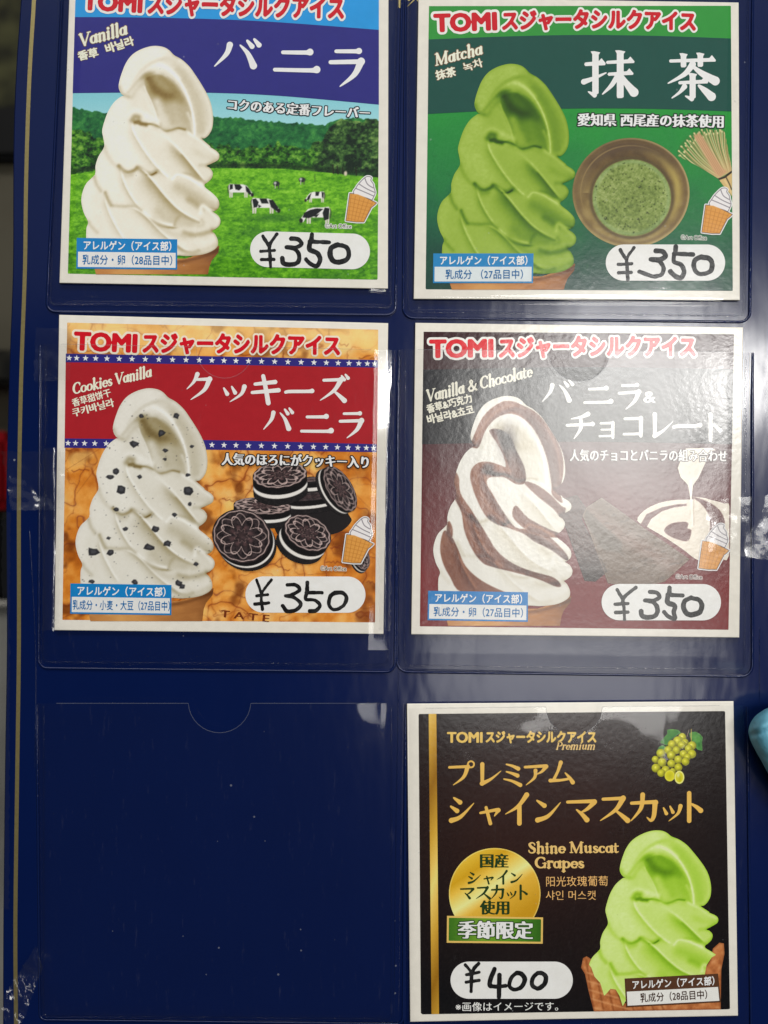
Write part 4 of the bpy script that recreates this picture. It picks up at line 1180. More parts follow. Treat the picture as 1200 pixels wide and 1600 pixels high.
def map_paint(p, seed):
    """old map: amber paper, dark coast lines and rivers, faded blots"""
    X, Y = p.X, p.Y
    n = fbm(X, Y, 60, seed, 4); n2 = fbm(X, Y, 14, seed + 4, 4)
    p.C[:] = lerp_cols(np.clip(n * 0.75 + n2 * 0.35, 0, 1), [(0.25, (172, 92, 24)), (0.45, (206, 124, 40)), (0.62, (228, 158, 74)), (0.85, (240, 194, 122))])
    for s, sc, w, a, col in ((seed + 9, 60, 0.016, 0.8, (122, 52, 18)), (seed + 15, 44, 0.012, 0.4, (138, 64, 26)), (seed + 21, 90, 0.007, 0.6, (96, 40, 44))):
        f = fbm(X, Y, sc, s, 4, 0.42)
        p.mix(col, np.clip(1 - np.abs(f - 0.5) / w, 0, 1) * a)
        p.mix((150, 70, 26), np.clip(1 - np.abs(f - 0.5) / (w * 4), 0, 1) * a * 0.40)
    p.mix((104, 48, 14), np.clip((fbm(X, Y, 34, seed + 31, 3) - 0.60) * 7, 0, 1) * 0.7)
    p.mix((246, 196, 112), np.clip((fbm(X, Y, 40, seed + 37, 3) - 0.60) * 6, 0, 1) * 0.7)
    rs = np.random.RandomState(seed)
    for k in range(14):
        x, y = X[0, 0] + rs.rand() * 500, Y[0, 0] + rs.rand() * 470; a = rs.rand() * 3.1
        p.line([(x, y), (x + 150 * cos(a), y + 150 * sin(a))], 0.7, (132, 64, 30), 0.7, 0.45)
    for k in range(48):    # faded, unreadable script blots
        x, y = X[0, 0] + rs.rand() * (X[0, -1] - X[0, 0]), Y[0, 0] + rs.rand() * (Y[-1, 0] - Y[0, 0]); a = (rs.rand() - 0.4) * 0.7
        pts = [(x + q * 3.0 * cos(a), y + q * 3.0 * sin(a) + (rs.rand() - 0.5) * 5) for q in range(int(5 + rs.rand() * 6))]
        p.line(pts, 1.3, (112, 44, 22), 0.8, 0.7)

def star_strip(parent, top, bot, h, n, first=0.012):
    s = band(parent, 'star_band', top, bot, h, (48, 44, 122))
    a = spline(top, False, 12); b = spline(bot, False, 12)
    L = len(a) - 1
    V = []; f = []
    for k in range(n):
        u = (k + 0.5) / n * L; i = int(u); q = u - i
        c = ((a[i] * (1 - q) + a[min(i + 1, L)] * q) + (b[i] * (1 - q) + b[min(i + 1, L)] * q)) / 2
        base = len(V)
        V.append(P(c[0], c[1], h + dH))
        for j in range(10):
            r = 5.0 if j % 2 == 0 else 2.0
            g = -pi / 2 + j * pi / 5 + 0.05
            V.append(P(c[0] + r * cos(g), c[1] + r * sin(g), h + dH))
        for j in range(10): f.append((base, base + 1 + (j + 1) % 10, base + 1 + j))
    obj('star_row', V, f, flat((236, 232, 230)), s)

def cookie_card():
    t = card('cookie card on an orange map print with red title band', (92.5, 492), (606.5, 505), (599, 990.5), (85, 984.5))
    h = H1
    p = Pic(94, 500, 596, 978, 1.15)
    map_paint(p, 71)
    p.mix((244, 214, 150), np.clip((556 - p.Y) / 30, 0, 1) * 0.55)
    # pale lettering of the map
    p.clip([(105, 504), (591, 515), (586, 972.5), (97.5, 968.5)])
    p.put('map_picture', h, t)
    text('map_lettering', 'T A T E', (344, 964), (420, 972), 16, h + dH, (112, 50, 20), t, 26, (0.03, 0.02))
    text('map_lettering', 'TADZHIK', (330, 803), (374, 806), 10, h + dH, (120, 50, 26), t, 24, (0.02, 0.02)) if False else None
    band(t, 'title_band', [(102.6, 565), (350, 569), (590.4, 573.5)], [(101, 686), (350, 690), (588.8, 695)], h + dH, (166, 34, 42))
    star_strip(t, [(102.9, 552.5), (350, 557), (590.6, 562.5)], [(102.6, 566), (350, 570), (590.3, 574.5)], h + 1.3 * dH, 27)
    star_strip(t, [(101, 685), (350, 688), (588.8, 694)], [(100.7, 699.5), (350, 703), (588.5, 706.5)], h + 1.3 * dH, 27)
    logo(t, h + 2 * dH, (116, 546), (212, 550), (221, 549), (530, 553), 39, 34, 1.0, edge=(246, 216, 196), g=0.085)
    W = lambda V: V + np.array([-9.0, 535.0])
    chips = []
    rs = np.random.RandomState(21)
    Z = lambda u, v: (90 + u / 4.21 + 9, 600 + v / 4.21 - 535)
    for u, v, r in ((508, 395, 9), (680, 325, 8), (780, 212, 7), (708, 437, 5), (380, 575, 8), (345, 612, 7), (418, 692, 11), (855, 700, 11), (706, 495, 4), (855, 600, 5), (550, 212, 5), (645, 952, 8), (600, 1075, 10), (722, 1050, 8), (232, 1105, 13), (352, 1105, 8), (445, 955, 6), (795, 1310, 8), (820, 1330, 7), (885, 410, 4), (385, 825, 5), (870, 790, 5), (770, 860, 5), (540, 610, 5), (510, 1305, 7), (225, 1300, 6), (335, 1015, 4), (910, 1185, 5)):
        chips.append((*Z(u, v), r / 4.21 * 3.9))
    def extra(C):
        q = Pic(120, 66, 350, 408, 0.9); q.C = C.copy()
        q.X, q.Y = SWX, SWY
        for k in range(240):
            x, y = 125 + rs.rand() * 215, 75 + rs.rand() * 330; s = 0.35 + rs.rand() * 0.8
            q.blob(x, y, s, s * 0.8, (60, 58, 58), 0.3 + 0.5 * rs.rand(), 0.7)
        for x, y, r in chips:
            n = 8; a0 = rs.rand() * 6
            pts = [(x + r * (0.55 + 0.6 * rs.rand()) * cos(a0 + j * 6.28 / n), y + r * 0.8 * (0.5 + 0.6 * rs.rand()) * sin(a0 + j * 6.28 / n)) for j in range(n)]
            q.poly(pts, (40, 40, 44), 0.7, 0.95)
            q.poly([(a * 0.5 + x * 0.5 + 0.4, b * 0.5 + y * 0.5 - 0.5) for a, b in pts], (84, 84, 90), 0.8, 0.6)
        return q.C
    cone(t, h + 2 * dH, W, 435.6)
    swirl(t, h + 3 * dH, COOK, W, extra)
    # the heap of cookies, back to front; Q: zoom view pixels
    Q = lambda u, v: (320 + u / 4.138, 690 + v / 4.138)
    k = 1 / 4.138
    hh = h + dH
    poly_layer('cookie_heap_base', [tuple(v) for v in spline([Q(450, 480), Q(560, 300), Q(700, 225), Q(840, 330), Q(930, 470), Q(945, 520), Q(860, 590), Q(680, 620), Q(560, 640), Q(470, 600)], True, 5)], hh, (34, 31, 32), t)  # dark base of the heap: the cookies at the back
    cookie_disc(t, hh + dH, *Q(1010, 740), 52 * k, 92 * k, -0.35, 40 * k, 3, detail=0.6, tilt=(-0.5, 0.6))
    cookie_disc(t, hh + 2 * dH, *Q(690, 245), 70 * k, 14 * k, -0.06, 100 * k, 2, detail=0.25)
    cookie_disc(t, hh + 3 * dH, *Q(690, 355), 150 * k, 26 * k, -0.10, 84 * k, 5, detail=0.1)
    cookie_disc(t, hh + 4 * dH, *Q(372, 415), 186 * k, 54 * k, 0.05, 92 * k, 4, detail=0.9)
    cookie_disc(t, hh + 5 * dH, *Q(875, 305), 80 * k, 165 * k, -0.55, 62 * k, 6, detail=0.7, tilt=(-0.8, 0.35))
    cookie_disc(t, hh + 6 * dH, *Q(485, 215), 176 * k, 84 * k, -0.10, 112 * k, 7, tilt=(0.05, 1))
    cookie_disc(t, hh + 7 * dH, *Q(665, 590), 160 * k, 108 * k, 0.45, 105 * k, 8, tilt=(-0.5, 0.8))
    cookie_disc(t, hh + 8 * dH, *Q(238, 610), 192 * k, 172 * k, 0.35, 66 * k, 9, tilt=(0.55, 0.8))
    # titles
    brush('title_lettering', [('ク', 290, 583, 333, 625), ('ッ', 344, 592, 385, 629), ('キ', 392, 586, 438, 630), ('ー', 444, 592, 490, 632), ('ズ', 499, 587, 541, 628)], h + 2 * dH, (236, 228, 224), t, rot=0.02)
    brush('title_lettering', [('バ', 411, 637, 455, 677), ('ニ', 470, 640, 518, 684), ('ラ', 529, 642, 569, 685)], h + 2 * dH, (236, 228, 224), t, rot=0.03)
    roman('english_lettering', 'Cookies Vanilla', (114, 616), (237, 588), 16.5, h + 2 * dH, (243, 228, 206), t)
    text('chinese_lettering', '香草甜饼干', (114, 635), (174, 618), 14, h + 2 * dH, (243, 228, 206), t, 36, (0.035, 0.02))
    text('korean_lettering', '쿠키바닐라', (114, 651), (179, 634), 15, h + 2 * dH, (243, 228, 206), t, 36, (0.045, 0.02))
    text('slogan_lettering', '人気のほろにがクッキー入り', (346, 725), (575, 730), 20.5, h + 13 * dH, (238, 238, 236), t, 40, (0.05, 0.012), (0.085, (26, 24, 26)), arch=0.5)
    allergen(t, h + 4 * dH, (110, 911.6), (268, 914), (109.7, 959), (267.7, 961.2), (22, 124, 190), (222, 222, 220), (20, 104, 164), '乳成分・小麦・大豆（27品目中）', 0.44, (0.02, 0.985))
    f = pill(t, (383.5, 900.6), (571, 900.8), (571, 957.5), (383.5, 957.2), h + 2 * dH)
    st = [([(401, 906), (408, 926)], 4.6), ([(424, 906), (409, 928), (410, 952)], 4.6), ([(401, 931), (418, 929)], 5), ([(398, 944), (420, 942)], 5),
          ([(449, 914), (462, 914), (468, 922), (454, 930), (446, 931), (460, 934), (470, 944), (462, 953), (449, 955), (442, 947)], 6.0),
          ([(480, 910), (480, 922)], 6), ([(479, 926), (503, 926)], 5.6), ([(480, 926), (478, 936), (492, 938), (500, 946), (494, 954), (484, 955)], 6.2),
          ([(524, 926), (516, 932), (514, 944), (520, 952), (530, 951), (539, 943), (541, 932), (534, 926), (524, 926)], 6.2)]
    marker('price_handwriting', st, h + 3 * dH, f)
    small_cone(t, h + 12 * dH, 530, 809, 0.98)
    text('copyright_lettering', '©Art Office', (501, 891), (541, 892), 9.5, h + 12 * dH, (40, 42, 40), t, 24, (0.02, 0.02), (0.10, (222, 206, 190)))
    return t

# ---- vanilla and chocolate
def choco_card():
    t = card('maroon chocolate card with brown and white swirl, under a wide pale glare', (649, 504.5), (1161, 511.5), (1155, 996), (642.7, 991))
    h = H1
    p = Pic(652, 512, 1152, 990, 2.0)
    X, Y = p.X, p.Y
    p.C[:] = lerp_cols(np.clip((Y - 690) / 220 + (fbm(X, Y, 60, 8) - 0.5) * 0.3, 0, 1), [(0, (66, 14, 24)), (0.5, (92, 20, 26)), (1, (116, 28, 30))])
    p.clip([(662, 518.3), (1147, 522.3), (1138.3, 984), (656, 978.6)])
    p.put('maroon_background', h, t)
    band(t, 'header_band', [(662, 518.3), (900, 520), (1147, 522.3)], [(661.2, 578), (900, 574), (1146.2, 577)], h + dH, (52, 18, 24))
    band(t, 'title_band', [(661.2, 577.6), (900, 573.6), (1146.2, 576.6)], [(659.6, 694), (900, 690), (1144, 694)], h + 1.5 * dH, (24, 24, 30))
    logo(t, h + 2 * dH, (672, 558), (769, 557), (778, 557), (1086, 555), 38, 35, 2.0, fill=(214, 34, 46), g=0.09)
    W = lambda V: V + np.array([550.0, 547.0])
    Z = lambda L: [(650 + u / 4.104 - 550, 600 + v / 4.104 - 547) for u, v in L]
    # the pour and the bowl of chocolate
    R = lambda L: [(870 + u / 4.138, 690 + v / 4.138) for u, v in L]
    b = Pic(990, 696, 1142, 906, 0.9)
    b.C[:] = np.array([222, 212, 196]) / 255
    bowl = R([(520, 510), (560, 450), (640, 405), (740, 380), (860, 375), (980, 375), (1080, 400), (1118, 430), (1112, 740), (1060, 760), (1000, 790), (900, 760), (820, 700), (700, 620), (590, 555)])
    b.F = sd_poly(b.X, b.Y, spline(bowl, True, 3))
    rim = R([(880, 355), (960, 365), (1050, 395), (1117, 435), (1117, 720), (1050, 700)])
    b.F = np.maximum(b.F, sd_poly(b.X, b.Y, rim))
    cup = R([(835, 45), (1000, 40), (1030, 55), (990, 60), (960, 140), (915, 235), (880, 285), (872, 360), (885, 540), (872, 550), (862, 360), (848, 280), (800, 230), (782, 170), (800, 120)])
    b.F = np.maximum(b.F, sd_poly(b.X, b.Y, cup))
    brown = (92, 34, 32)
    b.poly(R([(545, 530), (580, 470), (680, 425), (780, 405), (840, 402), (838, 415), (760, 425), (680, 450), (610, 500), (580, 555)]), brown)
    b.poly(spline(R([(880, 358), (970, 385), (1050, 440), (1085, 510), (1075, 580), (1030, 620), (960, 640), (985, 590), (990, 520), (970, 450), (930, 400)]), True, 4), brown)
    b.poly(spline(R([(695, 570), (740, 530), (820, 518), (850, 530), (845, 560), (870, 575), (850, 640), (790, 635), (720, 605)]), True, 4), brown)
    b.line(R([(866, 250), (872, 380), (878, 540)]), 3.4, (238, 232, 216), 1.0)
    b.line(R([(888, 300), (884, 420), (886, 540)]), 1.2, (150, 120, 100), 1.0, 0.6)
    b.poly(R([(835, 45), (1000, 40), (1030, 55), (840, 58)]), (236, 230, 214), 1.0)
    b.F = np.minimum(b.F, 1139.5 - b.X)
    b.put('chocolate_pour_picture', h + 2 * dH, t)
    c = Pic(868, 770, 1082, 935, 0.9)
    X, Y = c.X, c.Y
    left = R([(0, 380), (130, 345), (190, 430), (160, 500), (330, 840), (250, 905), (180, 900), (60, 560), (0, 480)])
    main = R([(190, 425), (290, 360), (560, 555), (860, 760), (700, 905), (520, 950), (330, 915), (200, 560), (165, 480)])
    main = [(a, min(bb, 924)) for a, bb in main]
    fl, fm = sd_poly(X, Y, left), sd_poly(X, Y, main)
    c.C[:] = np.array([34, 20, 18]) / 255
    u = (X - 900) * 0.86 + (Y - 800) * 0.5; v = -(X - 900) * 0.5 + (Y - 800) * 0.86
    wv = ((np.sin(u * 2.0) > 0.1) ^ (np.sin(v * 2.0) > 0.1)) * 1.0
    c.mix((96, 60, 52), np.clip(fl, 0, 1) * (0.35 + 0.5 * wv))
    c.mix((112, 94, 80), np.clip(fm, 0, 1))
    c.mix((136, 104, 92), np.clip(fm, 0, 1) * np.clip(1 - np.abs(v + 6 - u * 0.02) / 18, 0, 1) * (0.3 + 0.5 * (np.sin(v * 2.4) > 0)))
    c.poly(R([(185, 430), (420, 650), (420, 720), (300, 700), (170, 500)]), (92, 80, 68), 2.0, 0.8)
    n = fbm(X * 1.0 + Y * 0.3, Y * 2.2, 8, 33, 4)
    c.mix((58, 44, 36), np.clip((n - 0.60) * 5, 0, 1) * np.clip(fm, 0, 1) * 0.4)
    c.mix((24, 14, 14), np.clip(fl, 0, 1) * np.clip((Y - 850) / 60, 0, 1) * 0.7)
    c.mix((168, 136, 116), np.clip(1 - np.abs(fm - 1.0) / 1.0, 0, 1) * 0.5)
    c.F = np.maximum(fl, fm)
    c.put('chocolate_bar_picture', h + 3 * dH, t)
    # swirl: white and brown ropes
    br = [[(352,395),(372,330),(430,210),(520,130),(600,108),(690,140),(790,200),(880,320),(935,440),(945,560),(925,690),(940,760),(900,740),(870,700),(868,640),(840,480),(780,330),(700,230),(610,190),(520,215),(450,290),(405,400),(375,410)],
          [(470,300),(530,290),(600,330),(640,420),(690,520),(705,600),(690,640),(640,640),(570,600),(530,595),(470,600),(455,640),(500,720),(560,820),(640,920),(740,930),(830,960),(930,1050),(975,1110),(960,1130),(860,1060),(760,1010),(690,960),(600,925),(520,900),(450,850),(390,740),(350,620),(355,550),(400,505),(470,500),(540,520),(575,530),(560,460),(520,380)],
          [(690,630),(760,640),(850,700),(930,780),(960,800),(935,860),(880,800),(780,720)],
          [(640,780),(720,860),(850,930),(920,960),(900,985),(800,970),(700,930),(620,850)],
          [(245,560),(275,600),(285,700),(350,800),(400,880),(450,960),(520,1070),(620,1150),(740,1200),(880,1240),(930,1290),(900,1300),(780,1250),(640,1210),(480,1170),(420,1140),(360,1060),(310,940),(290,820),(240,720),(230,640)],
          [(180,940),(230,980),(270,1060),(320,1170),(420,1260),(560,1330),(700,1380),(600,1400),(300,1340),(220,1240),(170,1140),(155,1040)],
          [(200,900),(215,880),(235,930),(230,990),(200,960)]]
    def extra(C):
        q = Pic(120, 66, 350, 408, 0.9); q.X, q.Y = SWX, SWY; q.C = np.clip(lerp_cols(SW_T * 0.5 + 0.5, VAN) * np.array([0.93, 0.93, 0.93]), 0, 1)
        dark = lerp_cols(SW_T, CHO)
        a = np.zeros(SWX.shape)
        for pl_ in br:
            a = np.maximum(a, np.clip(sd_poly(SWX, SWY, spline(Z(pl_), True, 4)) / 1.6 + 0.5, 0, 1))
        q.mix(dark, a)
        q.mix((34, 22, 24), np.exp(-((SWX - (120 + 620 / 5)) / 12) ** 2 - ((SWY - (60 + 420 / 5)) / 24) ** 2) * 0.75)
        for L in ([(380,380),(410,300),(500,190),(600,135),(700,160)], [(380,560),(400,660),(480,800),(600,910),(650,940)], [(300,820),(330,930),(400,1060)], [(700,945),(820,980),(930,1060)], [(930,600),(905,420),(830,260)]):
            q.line(spline(Z(L), False, 5), 1.6, (172, 122, 94), 2.2, 0.6)
        return q.C
    cone(t, h + 3 * dH, W, 430.8)
    swirl(t, h + 4 * dH, VAN, W, extra)
    brush('title_lettering', [('バ', 846, 594, 893, 633), ('ニ', 912, 597, 955, 638), ('ラ', 965, 598, 1002, 640)], h + 2 * dH, (222, 220, 214), t)
    text('title_ampersand', '&', (1005, 629), (1024, 629), 26, h + 2 * dH, (222, 220, 214), t, 36, (0.03, 0.01))
    brush('title_lettering', [('チ', 885, 644, 927, 686), ('ョ', 932, 650, 964, 684), ('コ', 972, 647, 1007, 684), ('レ', 1014, 645, 1052, 684), ('ー', 1050, 644, 1096, 688), ('ト', 1098, 646, 1130, 688)], h + 2 * dH, (222, 220, 214), t)
    roman('english_lettering', 'Vanilla & Chocolate', (667, 628), (832, 588), 18, h + 2 * dH, (236, 224, 206), t)
    text('chinese_lettering', '香草&巧克力', (668, 645), (738, 627), 15, h + 2 * dH, (236, 224, 206), t, 36, (0.045, 0.03))
    text('korean_lettering', '바닐라&쵸코', (668, 662), (741, 645), 16, h + 2 * dH, (236, 224, 206), t, 36, (0.045, 0.03))
    text('slogan_lettering', '人気のチョコとバニラの組み合わせ', (890, 719), (1136, 720), 20, h + 4 * dH, (226, 224, 220), t, 40, (0.03, 0.006), (0.05, (70, 56, 56)), arch=0.5)
    allergen(t, h + 5 * dH, (669, 923), (825, 925.3), (668, 969), (824.7, 971.6), (22, 120, 186), (222, 222, 220), (20, 104, 164), '乳成分・卵（27品目中）', 0.45, (0.055, 0.95))
    f = pill(t, (940, 912.5), (1126.5, 912.5), (1126.5, 969.5), (940, 969), h + 4 * dH)
    st = yen350(961, 917, 0.97)
    marker('price_handwriting', [([(x + (8 if x > 985 else 0) - (6 if x > 1050 else 0), y) for x, y in q], w_) for q, w_ in st], h + 5 * dH, f)
    small_cone(t, h + 5 * dH, 1086, 819, 0.98)
    text('copyright_lettering', '©Art Office', (1056, 904), (1097, 905), 9.5, h + 5 * dH, (60, 52, 52), t, 24, (0.02, 0.02), (0.10, (206, 190, 186)))
    return t

# ---- premium muscat
def muscat_card():
    t = card('black premium muscat card with gold seal and grape bunch', (636, 1099.5), (1146, 1095.5), (1153, 1587), (641, 1596.5))
    h = H1
    p = Pic(650, 1108, 1144, 1590, 2.5)
    n = fbm(p.X, p.Y, 120, 5)
    p.C[:] = lerp_cols(np.clip(1.25 - np.hypot((p.X - 850) / 330, (p.Y - 1270) / 260) + (n - 0.5) * 0.3, 0, 1), [(0, (17, 16, 18)), (1, (46, 26, 22))])
    p.clip([(654, 1115.6), (1133, 1111), (1140.6, 1577), (657.6, 1585)])
    p.put('black_background', h, t)
    g = Pic(668, 1108, 690, 1592, 1.2)
    g.C[:] = lerp_cols(np.clip(np.abs(((g.Y - 1110) / 480 * 3 + 0.35 + (g.X - 680) / 60) % 2 - 1), 0, 1), [(0, (150, 104, 24)), (0.5, (206, 160, 56)), (1, (244, 214, 120))])
    g.clip([(669.8, 1115.4), (681.8, 1115.3), (686, 1584.5), (674.2, 1584.7)])
    g.put('gold_stripe', h + dH, t)
    gold = (234, 182, 88)
    text('brand_lettering', 'TOMI', (699, 1160), (753, 1160), 23, h + dH, (240, 190, 96), t, 44, (0.045, 0.035))
    text('brand_kana', 'スジャータシルクアイス', (758, 1159), (931, 1159), 20, h + dH, (240, 190, 96), t, 44, (0.055, 0.045))
    roman('premium_lettering', 'Premium', (868, 1171), (930, 1171), 11.5, h + dH, (228, 190, 120), t, 0.25, 0.4, 0.8)
    KX = lambda s, x0, x1, y0, y1, ks: [(c, x0 + (x1 - x0) * a, y0, x0 + (x1 - x0) * b, y1) for c, (a, b) in zip(s, ks)]
    brush('title_lettering', [('プ', 700, 1191, 737, 1227), ('レ', 744, 1192, 784, 1227), ('ミ', 785, 1191, 816, 1227), ('ア', 818, 1192, 857, 1227), ('ム', 858, 1190, 896, 1224)], h + dH, gold, t)
    brush('title_lettering', [('シ', 702, 1242, 742, 1285), ('ャ', 748, 1252, 783, 1287), ('イ', 789, 1240, 830, 1287), ('ン', 835, 1244, 877, 1285), ('マ', 885, 1245, 932, 1284), ('ス', 936, 1242, 982, 1284), ('カ', 984, 1240, 1030, 1284), ('ッ', 1032, 1248, 1066, 1284), ('ト', 1062, 1238, 1101, 1283)], h + dH, gold, t)
    roman('english_lettering', 'Shine Muscat', (825, 1333), (967, 1332), 16.5, h + dH, (236, 190, 116), t, 0.0)
    roman('english_lettering', 'Grapes', (836, 1356), (913, 1356), 16.5, h + dH, (236, 190, 116), t, 0.0)
    text('chinese_lettering', '阳光玫瑰葡萄', (852, 1384), (950, 1383), 17.5, h + dH, (224, 176, 110), t, 36, (0.015, 0.0))
    text('korean_lettering', '샤인 머스캣', (852, 1405), (931, 1405), 16.5, h + dH, (224, 176, 110), t, 36, (0.012, 0.0))
    # seal
    s = Pic(698, 1320, 850, 1478, 0.9)
    X, Y = s.X, s.Y
    d = np.hypot(X - 773, Y - 1396.5)
    s.F = np.minimum(71.5 - d, 1434 - Y)
    q = ((X - 700) * 0.55 + (Y - 1325) * 0.85) / 125
    s.C[:] = lerp_cols(np.clip(q, 0, 1.2), [(0, (250, 232, 140)), (0.18, (232, 196, 70)), (0.42, (206, 158, 28)), (0.56, (236, 196, 84)), (0.72, (250, 230, 150)), (0.86, (222, 176, 62)), (1.2, (196, 146, 28))])
    s.mix((250, 230, 150), np.clip(1 - np.abs(d - 70.6) / 0.9, 0, 1) * 0.8)
    seal = s.put('gold_seal', h + dH, t)
    ink = (34, 58, 26)
    text('seal_lettering', '国産', (749, 1354), (794, 1354), 24, h + 2 * dH, ink, seal, 40, (0.045, 0.008))
    brush('seal_lettering', [('シ', 731, 1361, 752, 1381), ('ャ', 755, 1365, 772, 1381), ('イ', 776, 1360, 795, 1381), ('ン', 797, 1361, 817, 1380)], h + 2 * dH, ink, seal, 0.45)
    brush('seal_lettering', [('マ', 719, 1385, 741, 1405), ('ス', 743, 1384, 766, 1405), ('カ', 767, 1383, 789, 1405), ('ッ', 790, 1388, 807, 1405), ('ト', 806, 1383, 826, 1405)], h + 2 * dH, ink, seal, 0.45)
    text('seal_lettering', '使用', (750, 1427), (795, 1427), 24, h + 2 * dH, ink, seal, 40, (0.045, 0.008))
    pl_ = panel('season_plate', [(698.5, 1431), (848.5, 1433.5), (848, 1474.5), (698, 1473)], h + 2 * dH, flat((222, 186, 100)), t)
    s = Pic(698, 1430, 850, 1476, 1.2)
    s.C[:] = lerp_cols(np.clip((s.X - 700) / 148, 0, 1), [(0, (58, 110, 30)), (0.35, (112, 156, 44)), (0.7, (84, 140, 38)), (1, (46, 96, 26))])
    s.clip([(701.5, 1434), (845.5, 1436.3), (845, 1471.5), (701, 1470)])
    s.put('green_plate', h + 3 * dH, pl_)
    text('season_lettering', '季節限定', (715, 1464), (832, 1465), 30, h + 4 * dH, (240, 238, 228), pl_, 44, (0.05, 0.012), (0.05, (40, 70, 24)))
    # grapes
    Gp = lambda u, v: (1000 + u / 10, 1120 + v / 10)
    g = Pic(1010, 1132, 1104, 1230, 0.6)
    lv = [[(310,400),(430,260),(420,205),(490,190),(600,205),(640,245),(520,330),(450,390),(420,450)], [(770,260),(810,235),(870,232),(940,270),(980,320),(970,400),(975,530),(900,515),(840,440),(800,380)], [(245,560),(300,470),(350,440),(400,460),(380,520),(300,560)]]
    F = np.full(g.X.shape, -9.0)
    for q in lv:
        q = [Gp(*v) for v in q]
        f = sd_poly(g.X, g.Y, q); F = np.maximum(F, f)
        g.mix(lerp_cols(np.clip(fbm(g.X, g.Y, 6, 44), 0, 1), [(0.2, (34, 102, 34)), (0.8, (86, 152, 62))]), np.clip(f + 0.5, 0, 1))
        g.mix((150, 190, 120), np.clip(1 - np.abs(f - 0.3) / 0.5, 0, 1) * 0.6)
    F = np.maximum(F, 0.5 - dist_line(g.X, g.Y, [Gp(800, 400), Gp(800, 190)])[0]); g.line([Gp(800, 400), Gp(800, 180)], 1.3, (190, 170, 70), 0.5)
    F = np.maximum(F, 0.4 - dist_line(g.X, g.Y, [Gp(735, 310), Gp(765, 200)])[0]); g.line([Gp(735, 310), Gp(765, 200)], 1.0, (176, 160, 140), 0.5)
    gr = [(660,315,62),(590,380,75),(700,400,60),(810,450,68),(500,430,66),(650,440,62),(760,500,62),(440,520,64),(570,520,62),(325,570,68),(810,580,68),(680,580,62),(490,600,68),(240,665,56),(740,630,56),(600,670,66),(710,700,62),(345,710,70),(490,730,64),(250,800,70),(600,790,62),(400,830,66),(330,880,60),(510,850,50)]
    for u, v, r in gr:
        x, y = Gp(u, v); r /= 10
        d = np.hypot(g.X - x, g.Y - y) / r
        F = np.maximum(F, (1 - d) * r)
        sh = np.clip(1 - np.hypot(g.X - x + r * 0.15, g.Y - y + r * 0.2) / r, 0, 1)
        col = lerp_cols(np.clip(sh + 0.12 * np.exp(-((d - 0.9) / 0.1) ** 2) + (fbm(g.X, g.Y, 4, u) - 0.5) * 0.3, 0, 1), [(0, (128, 126, 14)), (0.3, (176, 174, 22)), (0.7, (206, 202, 38)), (1, (230, 228, 110))])
        g.mix((96, 92, 12), np.clip((1.12 - d) * r * 1.2, 0, 1) * 0.8)
        g.mix(col, np.clip((1 - d) * r * 1.4 + 0.3, 0, 1))
    for u, v, rx, ry, inner in ((465, 920, 8.2, 9.0, 0), (615, 945, 7.8, 10.4, 1)):
        x, y = Gp(u, v)
        d = np.hypot((g.X - x) / rx, (g.Y - y) / ry); F = np.maximum(F, (1 - d) * rx)
        g.mix((104, 100, 14), np.clip((1.1 - d) * rx, 0, 1) * 0.8)
        g.mix(lerp_cols(np.clip(1 - d, 0, 1), [(0, (226, 222, 90)), (0.3, (212, 204, 26)), (1, (188, 184, 20))]), np.clip((1 - d) * rx + 0.3, 0, 1))
        if inner:
            g.mix((242, 238, 170), np.clip(1 - np.abs(d - 0.86) / 0.13, 0, 1))
            g.blob(x - 1.4, y - 3.4, 2.6, 3.4, (220, 226, 176), 0.8, 1.5); g.blob(x + 1.0, y + 1.5, 1.6, 4.4, (176, 168, 20), 0.7, 1.5)
    g.F = F
    g.put('grape_picture', h + dH, t)
    # swirl in its waffle cup
    A = affine([(245, 72.5), (160, 208), (342, 242), (201, 151.5), (332, 190), (187, 266), (185, 131)], [(1022, 1295), (946.5, 1424), (1125, 1437), (985, 1373), (1107, 1390), (972, 1471), (970, 1360)])
    cone_px = [(911, 1497), (917, 1494), (924, 1499), (930, 1524), (941, 1530), (946, 1548), (955, 1543), (963, 1545), (972, 1569), (1000, 1560), (1095, 1530), (1100, 1515), (1110, 1500), (1114, 1482), (1124, 1473), (1131, 1474), (1132, 1490), (1127, 1515), (1126, 1577.3), (928, 1580.6), (920, 1550), (914, 1522), (908, 1512)]
    X, Y = grid(904, 1468, 1138, 1586, 0.9)
    c = Pic(904, 1468, 1138, 1586, 0.9)
    X, Y = c.X, c.Y
    c.F = sd_poly(X, Y, cone_px)
    c.C[:] = lerp_cols(np.clip(0.5 + (fbm(X, Y, 9, 71) - 0.5) * 1.0, 0, 1), [(0.1, (150, 84, 44)), (0.5, (188, 116, 66)), (0.9, (214, 150, 98))])
    for k in range(8):
        c.line([(916 + k * 12, 1500 + 0 * k), (928 + k * 16, 1584)], 2.2, (126, 64, 30), 1.6, 0.8)
        c.line([(918, 1520 + k * 13), (990, 1540 + k * 13)], 2.0, (232, 172, 118), 1.6, 0.6)
    c.mix((120, 62, 34), np.exp(-(np.clip(c.F, 0, 50) / 2.2) ** 2) * 0.5)
    c.put('waffle_cup_picture', h + dH, t)
    cut = [(900, 1280), (1160, 1280), (1160, 1478), (1128, 1478), (1122, 1490), (1112, 1496), (1104, 1508), (1098, 1540), (980, 1560), (973, 1572), (968, 1556), (962, 1546), (954, 1545), (948, 1552), (944, 1556), (938, 1536), (929, 1526), (924, 1512), (917, 1503), (900, 1500)]
    AG = A(np.stack([SWX.ravel(), SWY.ravel()], 1))
